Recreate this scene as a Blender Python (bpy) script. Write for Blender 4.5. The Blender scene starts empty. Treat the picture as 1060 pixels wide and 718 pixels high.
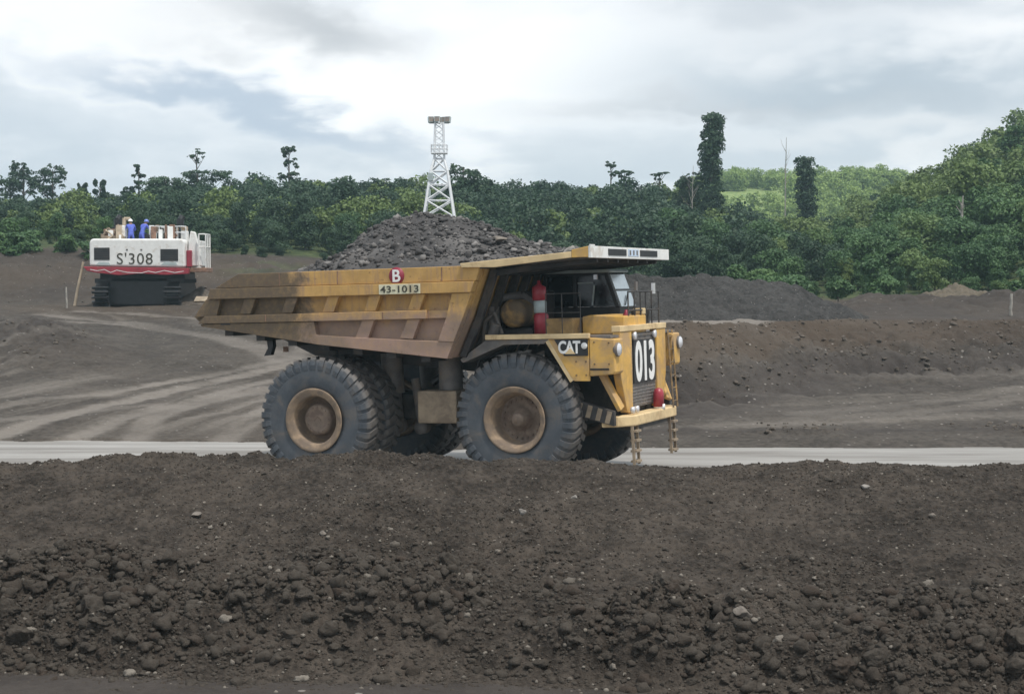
import bpy, bmesh, math, random
import numpy as np
from mathutils import Vector, Matrix

# ------------------------------------------------------------------ camera, sky, sun, exposure
SC = bpy.context.scene
COL = SC.collection
FPX, CX, CY = 1720.0, 530.0, 359.0          # focal length in pixels of the 1060 px wide photo
EYE = 4.8
cam = bpy.data.cameras.new('camera')
cam.sensor_width = 36.0
cam.lens = 36.0 * FPX / 1060.0
cam.clip_start, cam.clip_end = 0.5, 9000.0
camo = bpy.data.objects.new('camera', cam)
camo.location = (0, 0, EYE)
camo.rotation_euler = (math.radians(90) - math.atan(72.0 / FPX), 0, 0)
COL.objects.link(camo)
SC.camera = camo

SUN_EL, SUN_AZ = math.radians(66), math.radians(135)      # azimuth clockwise from +y (the view direction)
W = bpy.data.worlds.new('World'); SC.world = W; W.use_nodes = True
nt = W.node_tree; N = nt.nodes; L = nt.links
for n in list(N): N.remove(n)

def node(nt_, typ, **kw):
    n = nt_.nodes.new(typ)
    for k, v in kw.items(): setattr(n, k, v)
    return n
def mth(nt_, op, a, b=None, clamp=False):
    n = nt_.nodes.new('ShaderNodeMath'); n.operation = op; n.use_clamp = clamp
    for i, v in enumerate((a, b)):
        if v is None: continue
        if isinstance(v, (int, float)): n.inputs[i].default_value = v
        else: nt_.links.new(v, n.inputs[i])
    return n.outputs[0]
def sstep(nt_, v, a, b):
    n = nt_.nodes.new('ShaderNodeMapRange'); n.interpolation_type = 'SMOOTHSTEP'
    nt_.links.new(v, n.inputs['Value'])
    n.inputs['From Min'].default_value = a; n.inputs['From Max'].default_value = b
    return n.outputs[0]
def mixc(nt_, f, a, b):
    n = nt_.nodes.new('ShaderNodeMix'); n.data_type = 'RGBA'
    for s, v in ((n.inputs['Factor'], f), (n.inputs['A'], a), (n.inputs['B'], b)):
        if isinstance(v, (int, float)): s.default_value = v
        elif isinstance(v, tuple): s.default_value = (*v[:3], 1)
        else: nt_.links.new(v, s)
    return n.outputs['Result']

out = node(nt, 'ShaderNodeOutputWorld')
sky = node(nt, 'ShaderNodeTexSky', sky_type='NISHITA')
sky.sun_disc = False; sky.sun_elevation = SUN_EL; sky.sun_rotation = SUN_AZ
sky.dust_density = 2.0
bg_sky = node(nt, 'ShaderNodeBackground'); bg_sky.inputs['Strength'].default_value = 0.12
L.new(sky.outputs[0], bg_sky.inputs[0])
tc = node(nt, 'ShaderNodeTexCoord')
sx = node(nt, 'ShaderNodeSeparateXYZ'); L.new(tc.outputs['Generated'], sx.inputs[0])
az = mth(nt, 'ARCTAN2', sx.outputs[0], sx.outputs[1])
el = mth(nt, 'ARCSINE', sx.outputs[2])
# cloud deck seen in perspective: direction projected on a high plane
den = mth(nt, 'ADD', mth(nt, 'MAXIMUM', sx.outputs[2], 0.0), 0.16)
cxy = node(nt, 'ShaderNodeCombineXYZ')
L.new(mth(nt, 'DIVIDE', sx.outputs[0], den), cxy.inputs[0]); L.new(mth(nt, 'DIVIDE', sx.outputs[1], den), cxy.inputs[1])
n1 = node(nt, 'ShaderNodeTexNoise', noise_dimensions='2D'); n1.inputs['Scale'].default_value = 1.15; n1.inputs['Detail'].default_value = 9
n1.inputs['Roughness'].default_value = 0.55; n1.inputs['Distortion'].default_value = 0.35
L.new(cxy.outputs[0], n1.inputs['Vector'])
n2 = node(nt, 'ShaderNodeTexNoise', noise_dimensions='2D'); n2.inputs['Scale'].default_value = 3.4; n2.inputs['Detail'].default_value = 8
n2.inputs['Roughness'].default_value = 0.6
L.new(cxy.outputs[0], n2.inputs['Vector'])
n3 = node(nt, 'ShaderNodeTexNoise', noise_dimensions='2D'); n3.inputs['Scale'].default_value = 8.5; n3.inputs['Detail'].default_value = 7; n3.inputs['Roughness'].default_value = .55; n3.inputs['Distortion'].default_value = .15
cv = node(nt, 'ShaderNodeCombineXYZ'); L.new(az, cv.inputs[0]); L.new(mth(nt, 'MULTIPLY', el, 2.1), cv.inputs[1]); L.new(cv.outputs[0], n3.inputs['Vector'])
vv = node(nt, 'ShaderNodeTexVoronoi', feature='F1', voronoi_dimensions='2D'); vv.inputs['Scale'].default_value = 9.0; vv.inputs['Detail'].default_value = 3.0; vv.inputs['Roughness'].default_value = .55; 
dv = node(nt, 'ShaderNodeVectorMath', operation='ADD'); sc_ = node(nt, 'ShaderNodeVectorMath', operation='SCALE'); L.new(n3.outputs['Color'], sc_.inputs[0]); sc_.inputs['Scale'].default_value = .05
L.new(cv.outputs[0], dv.inputs[0]); L.new(sc_.outputs[0], dv.inputs[1]); L.new(dv.outputs[0], vv.inputs['Vector'])
puff = mth(nt, 'SUBTRACT', 0.55, vv.outputs['Distance'])
wob = mth(nt, 'ADD', mth(nt, 'ADD', mth(nt, 'MULTIPLY', puff, 0.026), mth(nt, 'MULTIPLY', mth(nt, 'SUBTRACT', n2.outputs[0], 0.5), 0.02)), mth(nt, 'MULTIPLY', mth(nt, 'SUBTRACT', n3.outputs[0], 0.5), 0.035))
azw = mth(nt, 'ADD', az, wob); elw = mth(nt, 'ADD', el, mth(nt, 'MULTIPLY', wob, 0.8))
def blob(a0, e0, ra, re, rot=0.0, edge=0.35):
    """a soft cloud mass centred on a compass direction"""
    da = mth(nt, 'SUBTRACT', azw, a0); de = mth(nt, 'SUBTRACT', elw, e0)
    c, s = math.cos(rot), math.sin(rot)
    u = mth(nt, 'DIVIDE', mth(nt, 'ADD', mth(nt, 'MULTIPLY', da, c), mth(nt, 'MULTIPLY', de, s)), ra)
    v = mth(nt, 'DIVIDE', mth(nt, 'SUBTRACT', mth(nt, 'MULTIPLY', de, c), mth(nt, 'MULTIPLY', da, s)), re)
    r = mth(nt, 'SQRT', mth(nt, 'ADD', mth(nt, 'MULTIPLY', u, u), mth(nt, 'MULTIPLY', v, v)))
    return sstep(nt, r, 1.0 + edge, 1.0 - edge * 1.6)
def A(px): return math.atan((px - CX) / FPX)
def E_(py): return math.atan((287 - py) / FPX)
bil = mth(nt, 'ADD', mth(nt, 'ADD', mth(nt, 'MULTIPLY', n1.outputs[0], .50), mth(nt, 'MULTIPLY', n3.outputs[0], .45)), mth(nt, 'MULTIPLY', puff, .14))
base = mixc(nt, sstep(nt, bil, 0.38, 0.58), (0.72, 0.79, 0.86), (1.12, 1.14, 1.16))
c = base
c = mixc(nt, mth(nt, 'MULTIPLY', blob(A(150), E_(160), .17, .05, 0.0, .6), 0.75), c, (0.68, 0.76, 0.85))
c = mixc(nt, mth(nt, 'MULTIPLY', blob(A(560), E_(85), .26, .045, 0.05, .6), 0.95), c, (1.28, 1.29, 1.30))
c = mixc(nt, mth(nt, 'MULTIPLY', blob(A(235), E_(80), .17, .030, -0.08, .45), 0.95), c, (1.22, 1.23, 1.24))
c = mixc(nt, mth(nt, 'MULTIPLY', blob(A(225), E_(122), .125, .013, -0.27, .5), 0.9), c, (0.53, 0.63, 0.76))
c = mixc(nt, mth(nt, 'MULTIPLY', blob(A(285), E_(50), .085, .022, -0.03, .5), 0.95), c, (0.60, 0.63, 0.665))
c = mixc(nt, mth(nt, 'MULTIPLY', blob(A(860), E_(108), .16, .026, -0.06, .6), 0.95), c, (0.54, 0.62, 0.70))
c = mixc(nt, mth(nt, 'MULTIPLY', blob(A(840), E_(18), .14, .026, 0.02, .7), 0.7), c, (0.58, 0.63, 0.69))
c = mixc(nt, mth(nt, 'MULTIPLY', blob(A(700), E_(128), .12, .010, 0.0, .7), 0.6), c, (0.60, 0.64, 0.69))
c = mixc(nt, mth(nt, 'MULTIPLY', blob(A(1010), E_(60), .06, .014, 0.1, .7), 0.8), c, (1.1, 1.11, 1.12))
c = mixc(nt, mth(nt, 'MULTIPLY', blob(A(900), E_(158), .10, .008, 0.05, .7), 0.6), c, (0.98, 1.0, 1.02))
c = mixc(nt, mth(nt, 'MULTIPLY', blob(A(60), E_(35), .10, .022, -.1, .7), 0.8), c, (1.1, 1.11, 1.12))
c = mixc(nt, mth(nt, 'MULTIPLY', blob(A(480), E_(20), .08, .018, 0, .7), 0.7), c, (1.15, 1.16, 1.17))
bg_cl = node(nt, 'ShaderNodeBackground'); bg_cl.inputs['Strength'].default_value = 1.0
L.new(c, bg_cl.inputs[0])
mx = node(nt, 'ShaderNodeMixShader'); mx.inputs[0].default_value = 0.95      # a thick, nearly closed cloud cover
L.new(bg_sky.outputs[0], mx.inputs[1]); L.new(bg_cl.outputs[0], mx.inputs[2]); L.new(mx.outputs[0], out.inputs[0])

sl = bpy.data.lights.new('sun', 'SUN'); sl.energy = 3.4; sl.angle = math.radians(4); sl.color = (1.0, 0.95, 0.87)
slo = bpy.data.objects.new('sun', sl); COL.objects.link(slo)
sd = Vector((math.sin(SUN_AZ) * math.cos(SUN_EL), math.cos(SUN_AZ) * math.cos(SUN_EL), math.sin(SUN_EL)))
slo.rotation_euler = (-sd).to_track_quat('-Z', 'Y').to_euler(); slo.location = sd * 60

SC.view_settings.view_transform = 'Standard'; SC.view_settings.look = 'None'
SC.view_settings.exposure = 0.0; SC.view_settings.gamma = 1.0; SC.view_settings.use_curve_mapping = False
SC.cycles.volume_bounces = 0
SC.cycles.max_bounces = 6; SC.cycles.transparent_max_bounces = 6

rng = np.random.default_rng(11); random.seed(11)

# ------------------------------------------------------------------ numpy noise
def _h(ix, iy, seed):
    h = (ix.astype(np.int64) * 374761393 + iy.astype(np.int64) * 668265263 + seed * 974634777) & 0xffffffff
    h = ((h ^ (h >> 13)) * 1274126177) & 0xffffffff
    h = ((h ^ (h >> 16)) * 2246822519) & 0xffffffff
    return ((h ^ (h >> 15)) & 0xffffff) / float(0xffffff)
def vnoise(x, y, seed=0):
    ix = np.floor(x); iy = np.floor(y); fx = x - ix; fy = y - iy
    fx = fx * fx * (3 - 2 * fx); fy = fy * fy * (3 - 2 * fy)
    a = _h(ix, iy, seed); b = _h(ix + 1, iy, seed); c_ = _h(ix, iy + 1, seed); d = _h(ix + 1, iy + 1, seed)
    return (a * (1 - fx) + b * fx) * (1 - fy) + (c_ * (1 - fx) + d * fx) * fy
def fbm(x, y, o=4, seed=0, gain=.5):
    s = 0; a = 1; t = 0
    for k in range(o):
        s = s + a * (vnoise(x * 2 ** k + 17.3 * k, y * 2 ** k - 9.1 * k, seed + k) - .5); t += a; a *= gain
    return s / t * 2
def worley(x, y, seed=0):
    ix = np.floor(x); iy = np.floor(y); best = np.full(np.shape(x), 9.0)
    for dx in (-1, 0, 1):
        for dy in (-1, 0, 1):
            jx = ix + dx; jy = iy + dy
            px = jx + _h(jx, jy, seed); py = jy + _h(jx, jy, seed + 7)
            best = np.minimum(best, (px - x) ** 2 + (py - y) ** 2)
    return np.sqrt(best)
def clodn(x, y, sc, seed):                       # rounded lumps with creases between, 0..1
    wx = x + .25 * sc * fbm(x / sc * 1.7, y / sc * 1.7, 2, seed + 40); wy = y + .25 * sc * fbm(x / sc * 1.7 + 9, y / sc * 1.7, 2, seed + 41)
    return np.clip(1 - worley(wx / sc, wy / sc, seed) ** 2 * 1.3, 0, 1)
def sm(a, b, t):
    u = np.clip((t - a) / (b - a), 0, 1); return u * u * (3 - 2 * u)

# ------------------------------------------------------------------ helpers: objects
def put(o, parent=None, label=None, cat=None, group=None, kind=None):
    COL.objects.link(o)
    if parent is not None: o.parent = parent
    if label: o['label'] = label
    if cat: o['category'] = cat
    if group: o['group'] = group
    if kind: o['kind'] = kind
    return o
def np_mesh(name, V, F, mats, midx=None, smooth=False, attrs=None):
    me = bpy.data.meshes.new(name)
    V = np.asarray(V, dtype=np.float32); F = np.asarray(F, dtype=np.int32); k = F.shape[1]
    me.vertices.add(len(V)); me.vertices.foreach_set('co', V.ravel())
    me.loops.add(F.size); me.loops.foreach_set('vertex_index', F.ravel())
    me.polygons.add(len(F)); me.polygons.foreach_set('loop_start', np.arange(0, F.size, k, dtype=np.int32))
    if midx is not None: me.polygons.foreach_set('material_index', np.asarray(midx, dtype=np.int32))
    for m in (mats if isinstance(mats, (list, tuple)) else [mats]): me.materials.append(m)
    me.update(calc_edges=True)
    if smooth: me.polygons.foreach_set('use_smooth', np.ones(len(F), dtype=bool))
    for an, (dom, val) in (attrs or {}).items():
        at = me.attributes.new(an, 'FLOAT', dom); at.data.foreach_set('value', np.asarray(val, dtype=np.float32))
    me.validate(); return me
def grid_faces(nr, nc):
    i = np.arange(nr * nc).reshape(nr, nc)
    return np.stack([i[:-1, :-1], i[:-1, 1:], i[1:, 1:], i[1:, :-1]], -1).reshape(-1, 4)
def empty(name, loc, label, cat, group=None, rot=None):
    o = bpy.data.objects.new(name, None); o.location = loc; o.empty_display_size = .3
    if rot is not None: o.rotation_euler = rot
    return put(o, None, label, cat, group)

class MB:
    """collects shapes into one mesh"""
    def __init__(s): s.v = []; s.f = []; s.sm = []
    def add(s, vs, fs, smooth=False):
        b = len(s.v); s.v += [tuple(p) for p in vs]; s.f += [tuple(b + i for i in f) for f in fs]; s.sm += [smooth] * len(fs)
    def box(s, x0, x1, y0, y1, z0, z1):
        s.add([(x, y, z) for z in (z0, z1) for x, y in ((x0, y0), (x1, y0), (x1, y1), (x0, y1))],
              [(3, 2, 1, 0), (4, 5, 6, 7), (0, 1, 5, 4), (1, 2, 6, 5), (2, 3, 7, 6), (3, 0, 4, 7)])
        return s
    def prism(s, poly, a, b, ax='y'):
        """polygon in the plane across an axis, drawn out from a to b. y: (x,z)  x: (y,z)  z: (x,y)"""
        area = sum(poly[i][0] * poly[(i + 1) % len(poly)][1] - poly[(i + 1) % len(poly)][0] * poly[i][1] for i in range(len(poly)))
        if area < 0: poly = poly[::-1]
        def m(p, t): return {'y': (p[0], t, p[1]), 'x': (t, p[0], p[1]), 'z': (p[0], p[1], t)}[ax]
        n = len(poly); vs = [m(p, a) for p in poly] + [m(p, b) for p in poly]
        fs = [tuple(range(n)), tuple(range(2 * n - 1, n - 1, -1))] + [(i, n + i, n + (i + 1) % n, (i + 1) % n) for i in range(n)]
        if (ax in ('x', 'z')) : fs = [f[::-1] for f in fs]
        s.add(vs, fs); return s
    def tube(s, p0, p1, r, n=10, r1=None, caps=True):
        p0, p1 = Vector(p0), Vector(p1); d = (p1 - p0).normalized(); r1 = r if r1 is None else r1
        a = d.orthogonal().normalized(); b = d.cross(a)
        vs = []
        for p, rr in ((p0, r), (p1, r1)):
            for k in range(n):
                t = 2 * math.pi * k / n; vs.append(p + a * math.cos(t) * rr + b * math.sin(t) * rr)
        s.add(vs, [(k, (k + 1) % n, n + (k + 1) % n, n + k) for k in range(n)], True)
        if caps: s.add(vs, [tuple(range(n - 1, -1, -1)), tuple(range(n, 2 * n))])
        return s
    def path(s, pts, r, n=8):
        for a, b in zip(pts[:-1], pts[1:]): s.tube(a, b, r, n)
        return s
    def bar(s, p0, p1, w, h, up=(0, 0, 1)):
        p0, p1 = Vector(p0), Vector(p1); d = (p1 - p0).normalized(); u = Vector(up); a = d.cross(u)
        a = (a if a.length > 1e-4 else d.orthogonal()).normalized() * (w / 2); b = a.cross(d).normalized() * (h / 2)
        vs = [p + i * a + j * b for p in (p0, p1) for i, j in ((-1, -1), (1, -1), (1, 1), (-1, 1))]
        s.add(vs, [(3, 2, 1, 0), (4, 5, 6, 7), (0, 1, 5, 4), (1, 2, 6, 5), (2, 3, 7, 6), (3, 0, 4, 7)]); return s
    def lathe(s, prof, n=64, axis='y', smooth=True, sgn=1, c=(0, 0, 0)):
        """profile of (along axis, radius)"""
        vs = []
        for (a, r) in prof:
            for k in range(n):
                t = 2 * math.pi * k / n
                p = {'y': (r * math.cos(t), a * sgn, r * math.sin(t)), 'x': (a * sgn, r * math.cos(t), r * math.sin(t)), 'z': (r * math.cos(t), r * math.sin(t), a * sgn)}[axis]
                vs.append((p[0] + c[0], p[1] + c[1], p[2] + c[2]))
        fs = [(i * n + k, i * n + (k + 1) % n, (i + 1) * n + (k + 1) % n, (i + 1) * n + k) for i in range(len(prof) - 1) for k in range(n)]
        s.add(vs, fs, smooth); return s
    def build(s, name, m, parent=None, bevel=0.0, **kw):
        me = bpy.data.meshes.new(name); me.from_pydata(s.v, [], s.f)
        for i, p in enumerate(me.polygons): p.use_smooth = s.sm[i]
        me.materials.append(m); 
        bm = bmesh.new(); bm.from_mesh(me); bmesh.ops.recalc_face_normals(bm, faces=bm.faces); bm.to_mesh(me); bm.free()
        o = put(bpy.data.objects.new(name, me), parent, **kw)
        if bevel:
            b = o.modifiers.new('bevel', 'BEVEL'); b.width = bevel; b.segments = 2; b.limit_method = 'ANGLE'; b.angle_limit = math.radians(40)
        return o

def text_mesh(body, h, fn, extrude=.004, bold=0.0, sxr=1.0, space=1.0):
    """flat lettering h high; fn maps (u right, v up, w out) to a point. centred"""
    cu = bpy.data.curves.new('lettering', 'FONT'); cu.body = body; cu.align_x = 'CENTER'; cu.align_y = 'CENTER'
    cu.extrude = extrude; cu.offset = bold; cu.size = 1.0; cu.space_character = space; cu.resolution_u = 4
    o = bpy.data.objects.new('lettering', cu); COL.objects.link(o)
    bpy.context.view_layer.update()
    me = bpy.data.meshes.new_from_object(o.evaluated_get(bpy.context.evaluated_depsgraph_get()))
    bpy.data.objects.remove(o)
    ys = [v.co.y for v in me.vertices]; xs = [v.co.x for v in me.vertices]
    k = h / (max(ys) - min(ys)); my = (max(ys) + min(ys)) / 2; mxx = (max(xs) + min(xs)) / 2 
    for v in me.vertices: v.co = fn((v.co.x - mxx) * k * sxr, (v.co.y - my) * k, v.co.z)
    me.materials.clear()
    return me
def text(body, h, fn, m, parent, name='lettering', **kw):
    me = text_mesh(body, h, fn, **kw); me.materials.append(m)
    return put(bpy.data.objects.new(name, me), parent)

# ------------------------------------------------------------------ materials
def new_mat(name):
    m = bpy.data.materials.new(name); m.use_nodes = True
    return m, m.node_tree, m.node_tree.nodes['Principled BSDF']
def noise(nt_, vec, scale, detail=5, rough=.55, dist=0.0):
    n = node(nt_, 'ShaderNodeTexNoise'); n.inputs['Scale'].default_value = scale; n.inputs['Detail'].default_value = detail
    n.inputs['Roughness'].default_value = rough; n.inputs['Distortion'].default_value = dist
    nt_.links.new(vec, n.inputs['Vector']); return n.outputs[0]
def bump(nt_, p, h, strength, dist):
    b = node(nt_, 'ShaderNodeBump'); b.inputs['Strength'].default_value = strength; b.inputs['Distance'].default_value = dist
    nt_.links.new(h, b.inputs['Height']); nt_.links.new(b.outputs[0], p.inputs['Normal'])
def attr(nt_, name):
    n = node(nt_, 'ShaderNodeAttribute'); n.attribute_name = name; return n.outputs['Fac']
def objco(nt_):
    return node(nt_, 'ShaderNodeTexCoord').outputs['Object']
def plain(name, col, rough=.6, metal=0.0, var=.25, scale=3.0, dirt=None, dirt_amt=.5, spec=.5, bmp=0.0):
    """paint or metal with a little uneven wear and, if asked, a coat of mud in patches"""
    m, t, p = new_mat(name); co = objco(t)
    n = noise(t, co, scale, 6, .6)
    c1 = tuple(x * (1 - var) for x in col); c2 = tuple(min(1, x * (1 + var)) for x in col)
    cc = mixc(t, sstep(t, n, .3, .7), c1, c2)
    r = rough
    if dirt:
        d = mth(t, 'MULTIPLY', sstep(t, noise(t, co, scale * .7, 8, .65, .4), .62 - dirt_amt * .35, .80 - dirt_amt * .3), .9)
        cc = mixc(t, d, cc, dirt)
        rr = node(t, 'ShaderNodeMapRange'); t.links.new(d, rr.inputs[0]); rr.inputs[3].default_value = rough; rr.inputs[4].default_value = .9
        t.links.new(rr.outputs[0], p.inputs['Roughness'])
    else: p.inputs['Roughness'].default_value = rough
    t.links.new(cc, p.inputs['Base Color']); p.inputs['Metallic'].default_value = metal; p.inputs['Specular IOR Level'].default_value = spec
    if bmp: bump(t, p, noise(t, co, scale * 6, 6, .7), bmp, .02)
    return m
MUD = (.150, .112, .085); DUST = (.25, .19, .14)

def truck_paint(name, col, mud_hi, mud_lo):
    """ochre paint: streaky fading, and mud that lies on the truck's tail and low on its sides (object space)"""
    m, t, p = new_mat(name); co = objco(t)
    sp = node(t, 'ShaderNodeSeparateXYZ'); t.links.new(co, sp.inputs[0])
    n = noise(t, co, 2.3, 7, .62, .3); nf = noise(t, co, 9, 6, .7)
    mp = node(t, 'ShaderNodeMapping'); mp.inputs['Scale'].default_value = (5, 5, .6); t.links.new(co, mp.inputs[0])
    st = noise(t, mp.outputs[0], 2.0, 6, .65)
    cc = mixc(t, sstep(t, n, .3, .72), tuple(x * .82 for x in col), tuple(x * 1.12 for x in col))
    cc = mixc(t, mth(t, 'MULTIPLY', sstep(t, st, .48, .68), .65), cc, (.34, .215, .135))
    tail = sstep(t, mth(t, 'ADD', sp.outputs[0], mth(t, 'MULTIPLY', mth(t, 'SUBTRACT', n, .5), 2.2)), -4.9, -5.6)
    low = sstep(t, mth(t, 'ADD', sp.outputs[2], mth(t, 'MULTIPLY', mth(t, 'SUBTRACT', n, .5), 1.0)), mud_hi, mud_lo)
    mixm = mth(t, 'MAXIMUM', mth(t, 'MULTIPLY', low, .92), mth(t, 'MULTIPLY', tail, .93))
    mixm = mth(t, 'MULTIPLY', mixm, mth(t, 'ADD', .80, mth(t, 'MULTIPLY', sstep(t, nf, .3, .6), .20)))
    mud = mixc(t, sstep(t, noise(t, co, 1.1, 4, .5), .35, .65), (.23, .170, .140), (.33, .222, .188))
    mud = mixc(t, tail, mud, (.100, .079, .060))
    cc = mixc(t, mixm, cc, mud)
    fl = mth(t, 'MULTIPLY', sstep(t, nf, .60, .70), .7)
    cc = mixc(t, fl, cc, (.16, .085, .045))
    t.links.new(cc, p.inputs['Base Color']); p.inputs['Roughness'].default_value = .62; p.inputs['Specular IOR Level'].default_value = .35
    bump(t, p, nf, .25, .02)
    return m

M = {}
M['yellow'] = truck_paint('ochre_paint', (.50, .305, .105), 4.35, 3.75)
M['yellow_cab'] = plain('ochre_front_paint', (.62, .37, .09), .5, var=.14, scale=2.4, dirt=(.42, .28, .15), dirt_amt=.6)
M['ledge'] = plain('pale_ochre', (.66, .50, .28), .55, var=.15, scale=2, dirt=(.44, .31, .17), dirt_amt=.4)
M['dark'] = plain('dark_steel', (.035, .033, .034), .6, var=.4, scale=3, dirt=(.09, .075, .062), dirt_amt=.45)
M['greysteel'] = plain('muddy_grey_steel', (.13, .12, .115), .6, var=.3, scale=3, dirt=(.20, .16, .125), dirt_amt=.5)
M['tan'] = plain('muddy_tan', (.30, .235, .165), .7, var=.2, scale=3, dirt=(.20, .155, .115), dirt_amt=.6)
M['rim'] = plain('dusty_rim', (.27, .195, .130), .75, var=.25, scale=4, dirt=(.17, .13, .10), dirt_amt=.65, bmp=.3)
M['hub'] = plain('muddy_hub', (.20, .15, .115), .75, var=.25, scale=5, dirt=(.14, .10, .08), dirt_amt=.5)
M['black'] = plain('black_paint', (.018, .018, .02), .45, var=.3)
M['white'] = plain('white_paint', (.74, .74, .72), .5, var=.06, scale=3, dirt=(.52, .47, .41), dirt_amt=.3)
M['lettering'] = plain('white_lettering', (.80, .80, .79), .5, var=.04)
M['bluewhite'] = plain('pale_blue_paint', (.52, .62, .76), .5, var=.1)
M['red'] = plain('red_paint', (.30, .028, .045), .4, var=.2, dirt=(.25, .07, .06), dirt_amt=.3)
M['maroon'] = plain('maroon_paint', (.27, .025, .05), .5, var=.15)
M['platecream'] = plain('cream_plate', (.64, .61, .44), .6, var=.08, dirt=(.42, .34, .22), dirt_amt=.35)
M['ink'] = plain('dark_lettering', (.05, .045, .03), .6, var=.1)
M['cyl'] = plain('grey_band', (.38, .44, .44), .5, var=.1)
M['radiator'] = plain('grey_radiator', (.20, .185, .175), .7, var=.25, scale=8, dirt=(.15, .12, .10), dirt_amt=.5)
M['blue'] = plain('blue_cloth', (.10, .14, .52), .9, var=.2, scale=6)
M['skin'] = plain('skin', (.22, .12, .075), .6, var=.1)
M['rust'] = plain('rusty_brown', (.22, .13, .09), .8, var=.35, scale=4)
M['pale'] = plain('pale_timber', (.42, .34, .25), .8, var=.25, scale=3)
M['tower'] = plain('white_galvanised', (.72, .74, .76), .5, var=.06)
def _tyre():
    m, t, p = new_mat('tyre_rubber'); co = objco(t)
    sp = node(t, 'ShaderNodeSeparateXYZ'); t.links.new(co, sp.inputs[0])
    n = noise(t, co, 3.0, 7, .65); 
    cc = mixc(t, sstep(t, n, .3, .7), (.050, .060, .074), (.078, .088, .102))
    # dust clings to the outermost ring and the lug faces
    r = mth(t, 'SQRT', mth(t, 'ADD', mth(t, 'MULTIPLY', sp.outputs[0], sp.outputs[0]), mth(t, 'MULTIPLY', sp.outputs[2], sp.outputs[2])))
    d = mth(t, 'MULTIPLY', sstep(t, mth(t, 'ADD', r, mth(t, 'MULTIPLY', mth(t, 'SUBTRACT', n, .5), .2)), 1.36, 1.53), .55)
    d2 = mth(t, 'MULTIPLY', sstep(t, noise(t, co, 1.9, 8, .68, .6), .46, .70), .6)
    cc = mixc(t, mth(t, 'MAXIMUM', d, d2), cc, (.150, .125, .102))
    t.links.new(cc, p.inputs['Base Color']); p.inputs['Roughness'].default_value = .62; p.inputs['Specular IOR Level'].default_value = .45
    bump(t, p, noise(t, co, 14, 4, .6), .2, .02)
    return m
M['tyre'] = _tyre()
def _glass(name, col, rough, metal):
    m, t, p = new_mat(name); p.inputs['Base Color'].default_value = (*col, 1); p.inputs['Roughness'].default_value = rough
    p.inputs['Metallic'].default_value = metal
    n = noise(t, objco(t), 5, 4); t.links.new(mixc(t, n, tuple(x * .8 for x in col), col), p.inputs['Base Color']); return m
M['windscreen'] = _glass('sky_lit_windscreen_glass', (.72, .78, .80), .22, .55)  # pale base colour carries the bright sky reflection on the screen
M['glass'] = _glass('dark_glass', (.012, .016, .02), .12, 0.0)
M['faded'] = plain('faded_ochre_tank', (.34, .205, .07), .6, var=.25, scale=3, dirt=(.10, .08, .06), dirt_amt=.75)
M['lens'] = _glass('lamp_lens', (.75, .75, .78), .15, .3)

def soil_mat(name, a, b, pale, sc=1.0, attrs=True, bstr=.6, stones=True, bdist=.05):
    """loose soil: patches at several sizes, pale stone specks, fine grain bump; attributes carry other soils"""
    m, t, p = new_mat(name)
    co = node(t, 'ShaderNodeNewGeometry').outputs['Position']
    n0 = noise(t, co, .35 * sc, 4, .55); n1_ = noise(t, co, 1.8 * sc, 7, .62); n2_ = noise(t, co, 11 * sc, 6, .65)
    cc = mixc(t, sstep(t, mth(t, 'ADD', mth(t, 'MULTIPLY', n1_, .6), mth(t, 'MULTIPLY', n0, .4)), .36, .64), a, b)
    cc = mixc(t, mth(t, 'MULTIPLY', sstep(t, n2_, .42, .7), .5), cc, tuple(x * 1.5 for x in b))
    cc = mixc(t, mth(t, 'MULTIPLY', sstep(t, n2_, .5, .3), .5), cc, tuple(x * .5 for x in a))
    if attrs:
        cc = mixc(t, mth(t, 'MULTIPLY', attr(t, 'red'), .85), cc, mixc(t, n1_, (.046, .034, .025), (.090, .067, .049)))
        cc = mixc(t, mth(t, 'MULTIPLY', attr(t, 'damp'), .8), cc, mixc(t, n1_, (.026, .022, .021), (.060, .051, .047)))
        cc = mixc(t, mth(t, 'MULTIPLY', attr(t, 'track'), .75), cc, mixc(t, n2_, (.165, .145, .127), (.265, .24, .215)))
        g = mixc(t, sstep(t, n1_, .35, .65), (.030, .045, .018), (.070, .090, .034))
        g = mixc(t, attr(t, 'sun_tint'), g, mixc(t, sstep(t, n1_, .3, .7), (.10, .17, .05), (.27, .32, .12)))  # brighter greens with the sunlight of the far hill painted in
        cc = mixc(t, attr(t, 'veg'), cc, g)
    hgt = n2_
    if stones:
        vo = node(t, 'ShaderNodeTexVoronoi'); vo.inputs['Scale'].default_value = 9 * sc; t.links.new(co, vo.inputs['Vector'])
        pick = node(t, 'ShaderNodeSeparateColor'); t.links.new(vo.outputs['Color'], pick.inputs[0])
        msk = mth(t, 'MULTIPLY', sstep(t, vo.outputs['Distance'], .26, .17), mth(t, 'GREATER_THAN', pick.outputs[0], .90))
        cc = mixc(t, mth(t, 'MULTIPLY', msk, .7), cc, pale)
        hgt = mth(t, 'ADD', n2_, mth(t, 'MULTIPLY', msk, .6))
    hgt = mth(t, 'ADD', hgt, mth(t, 'MULTIPLY', noise(t, co, 42 * sc, 3, .6), .35))
    t.links.new(cc, p.inputs['Base Color']); p.inputs['Roughness'].default_value = .93; p.inputs['Specular IOR Level'].default_value = .22
    bump(t, p, hgt, bstr, bdist); return m
M['ground'] = soil_mat('pit_floor_soil', (.040, .034, .0285), (.076, .066, .057), (.27, .25, .23), .5, bdist=.12)
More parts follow.
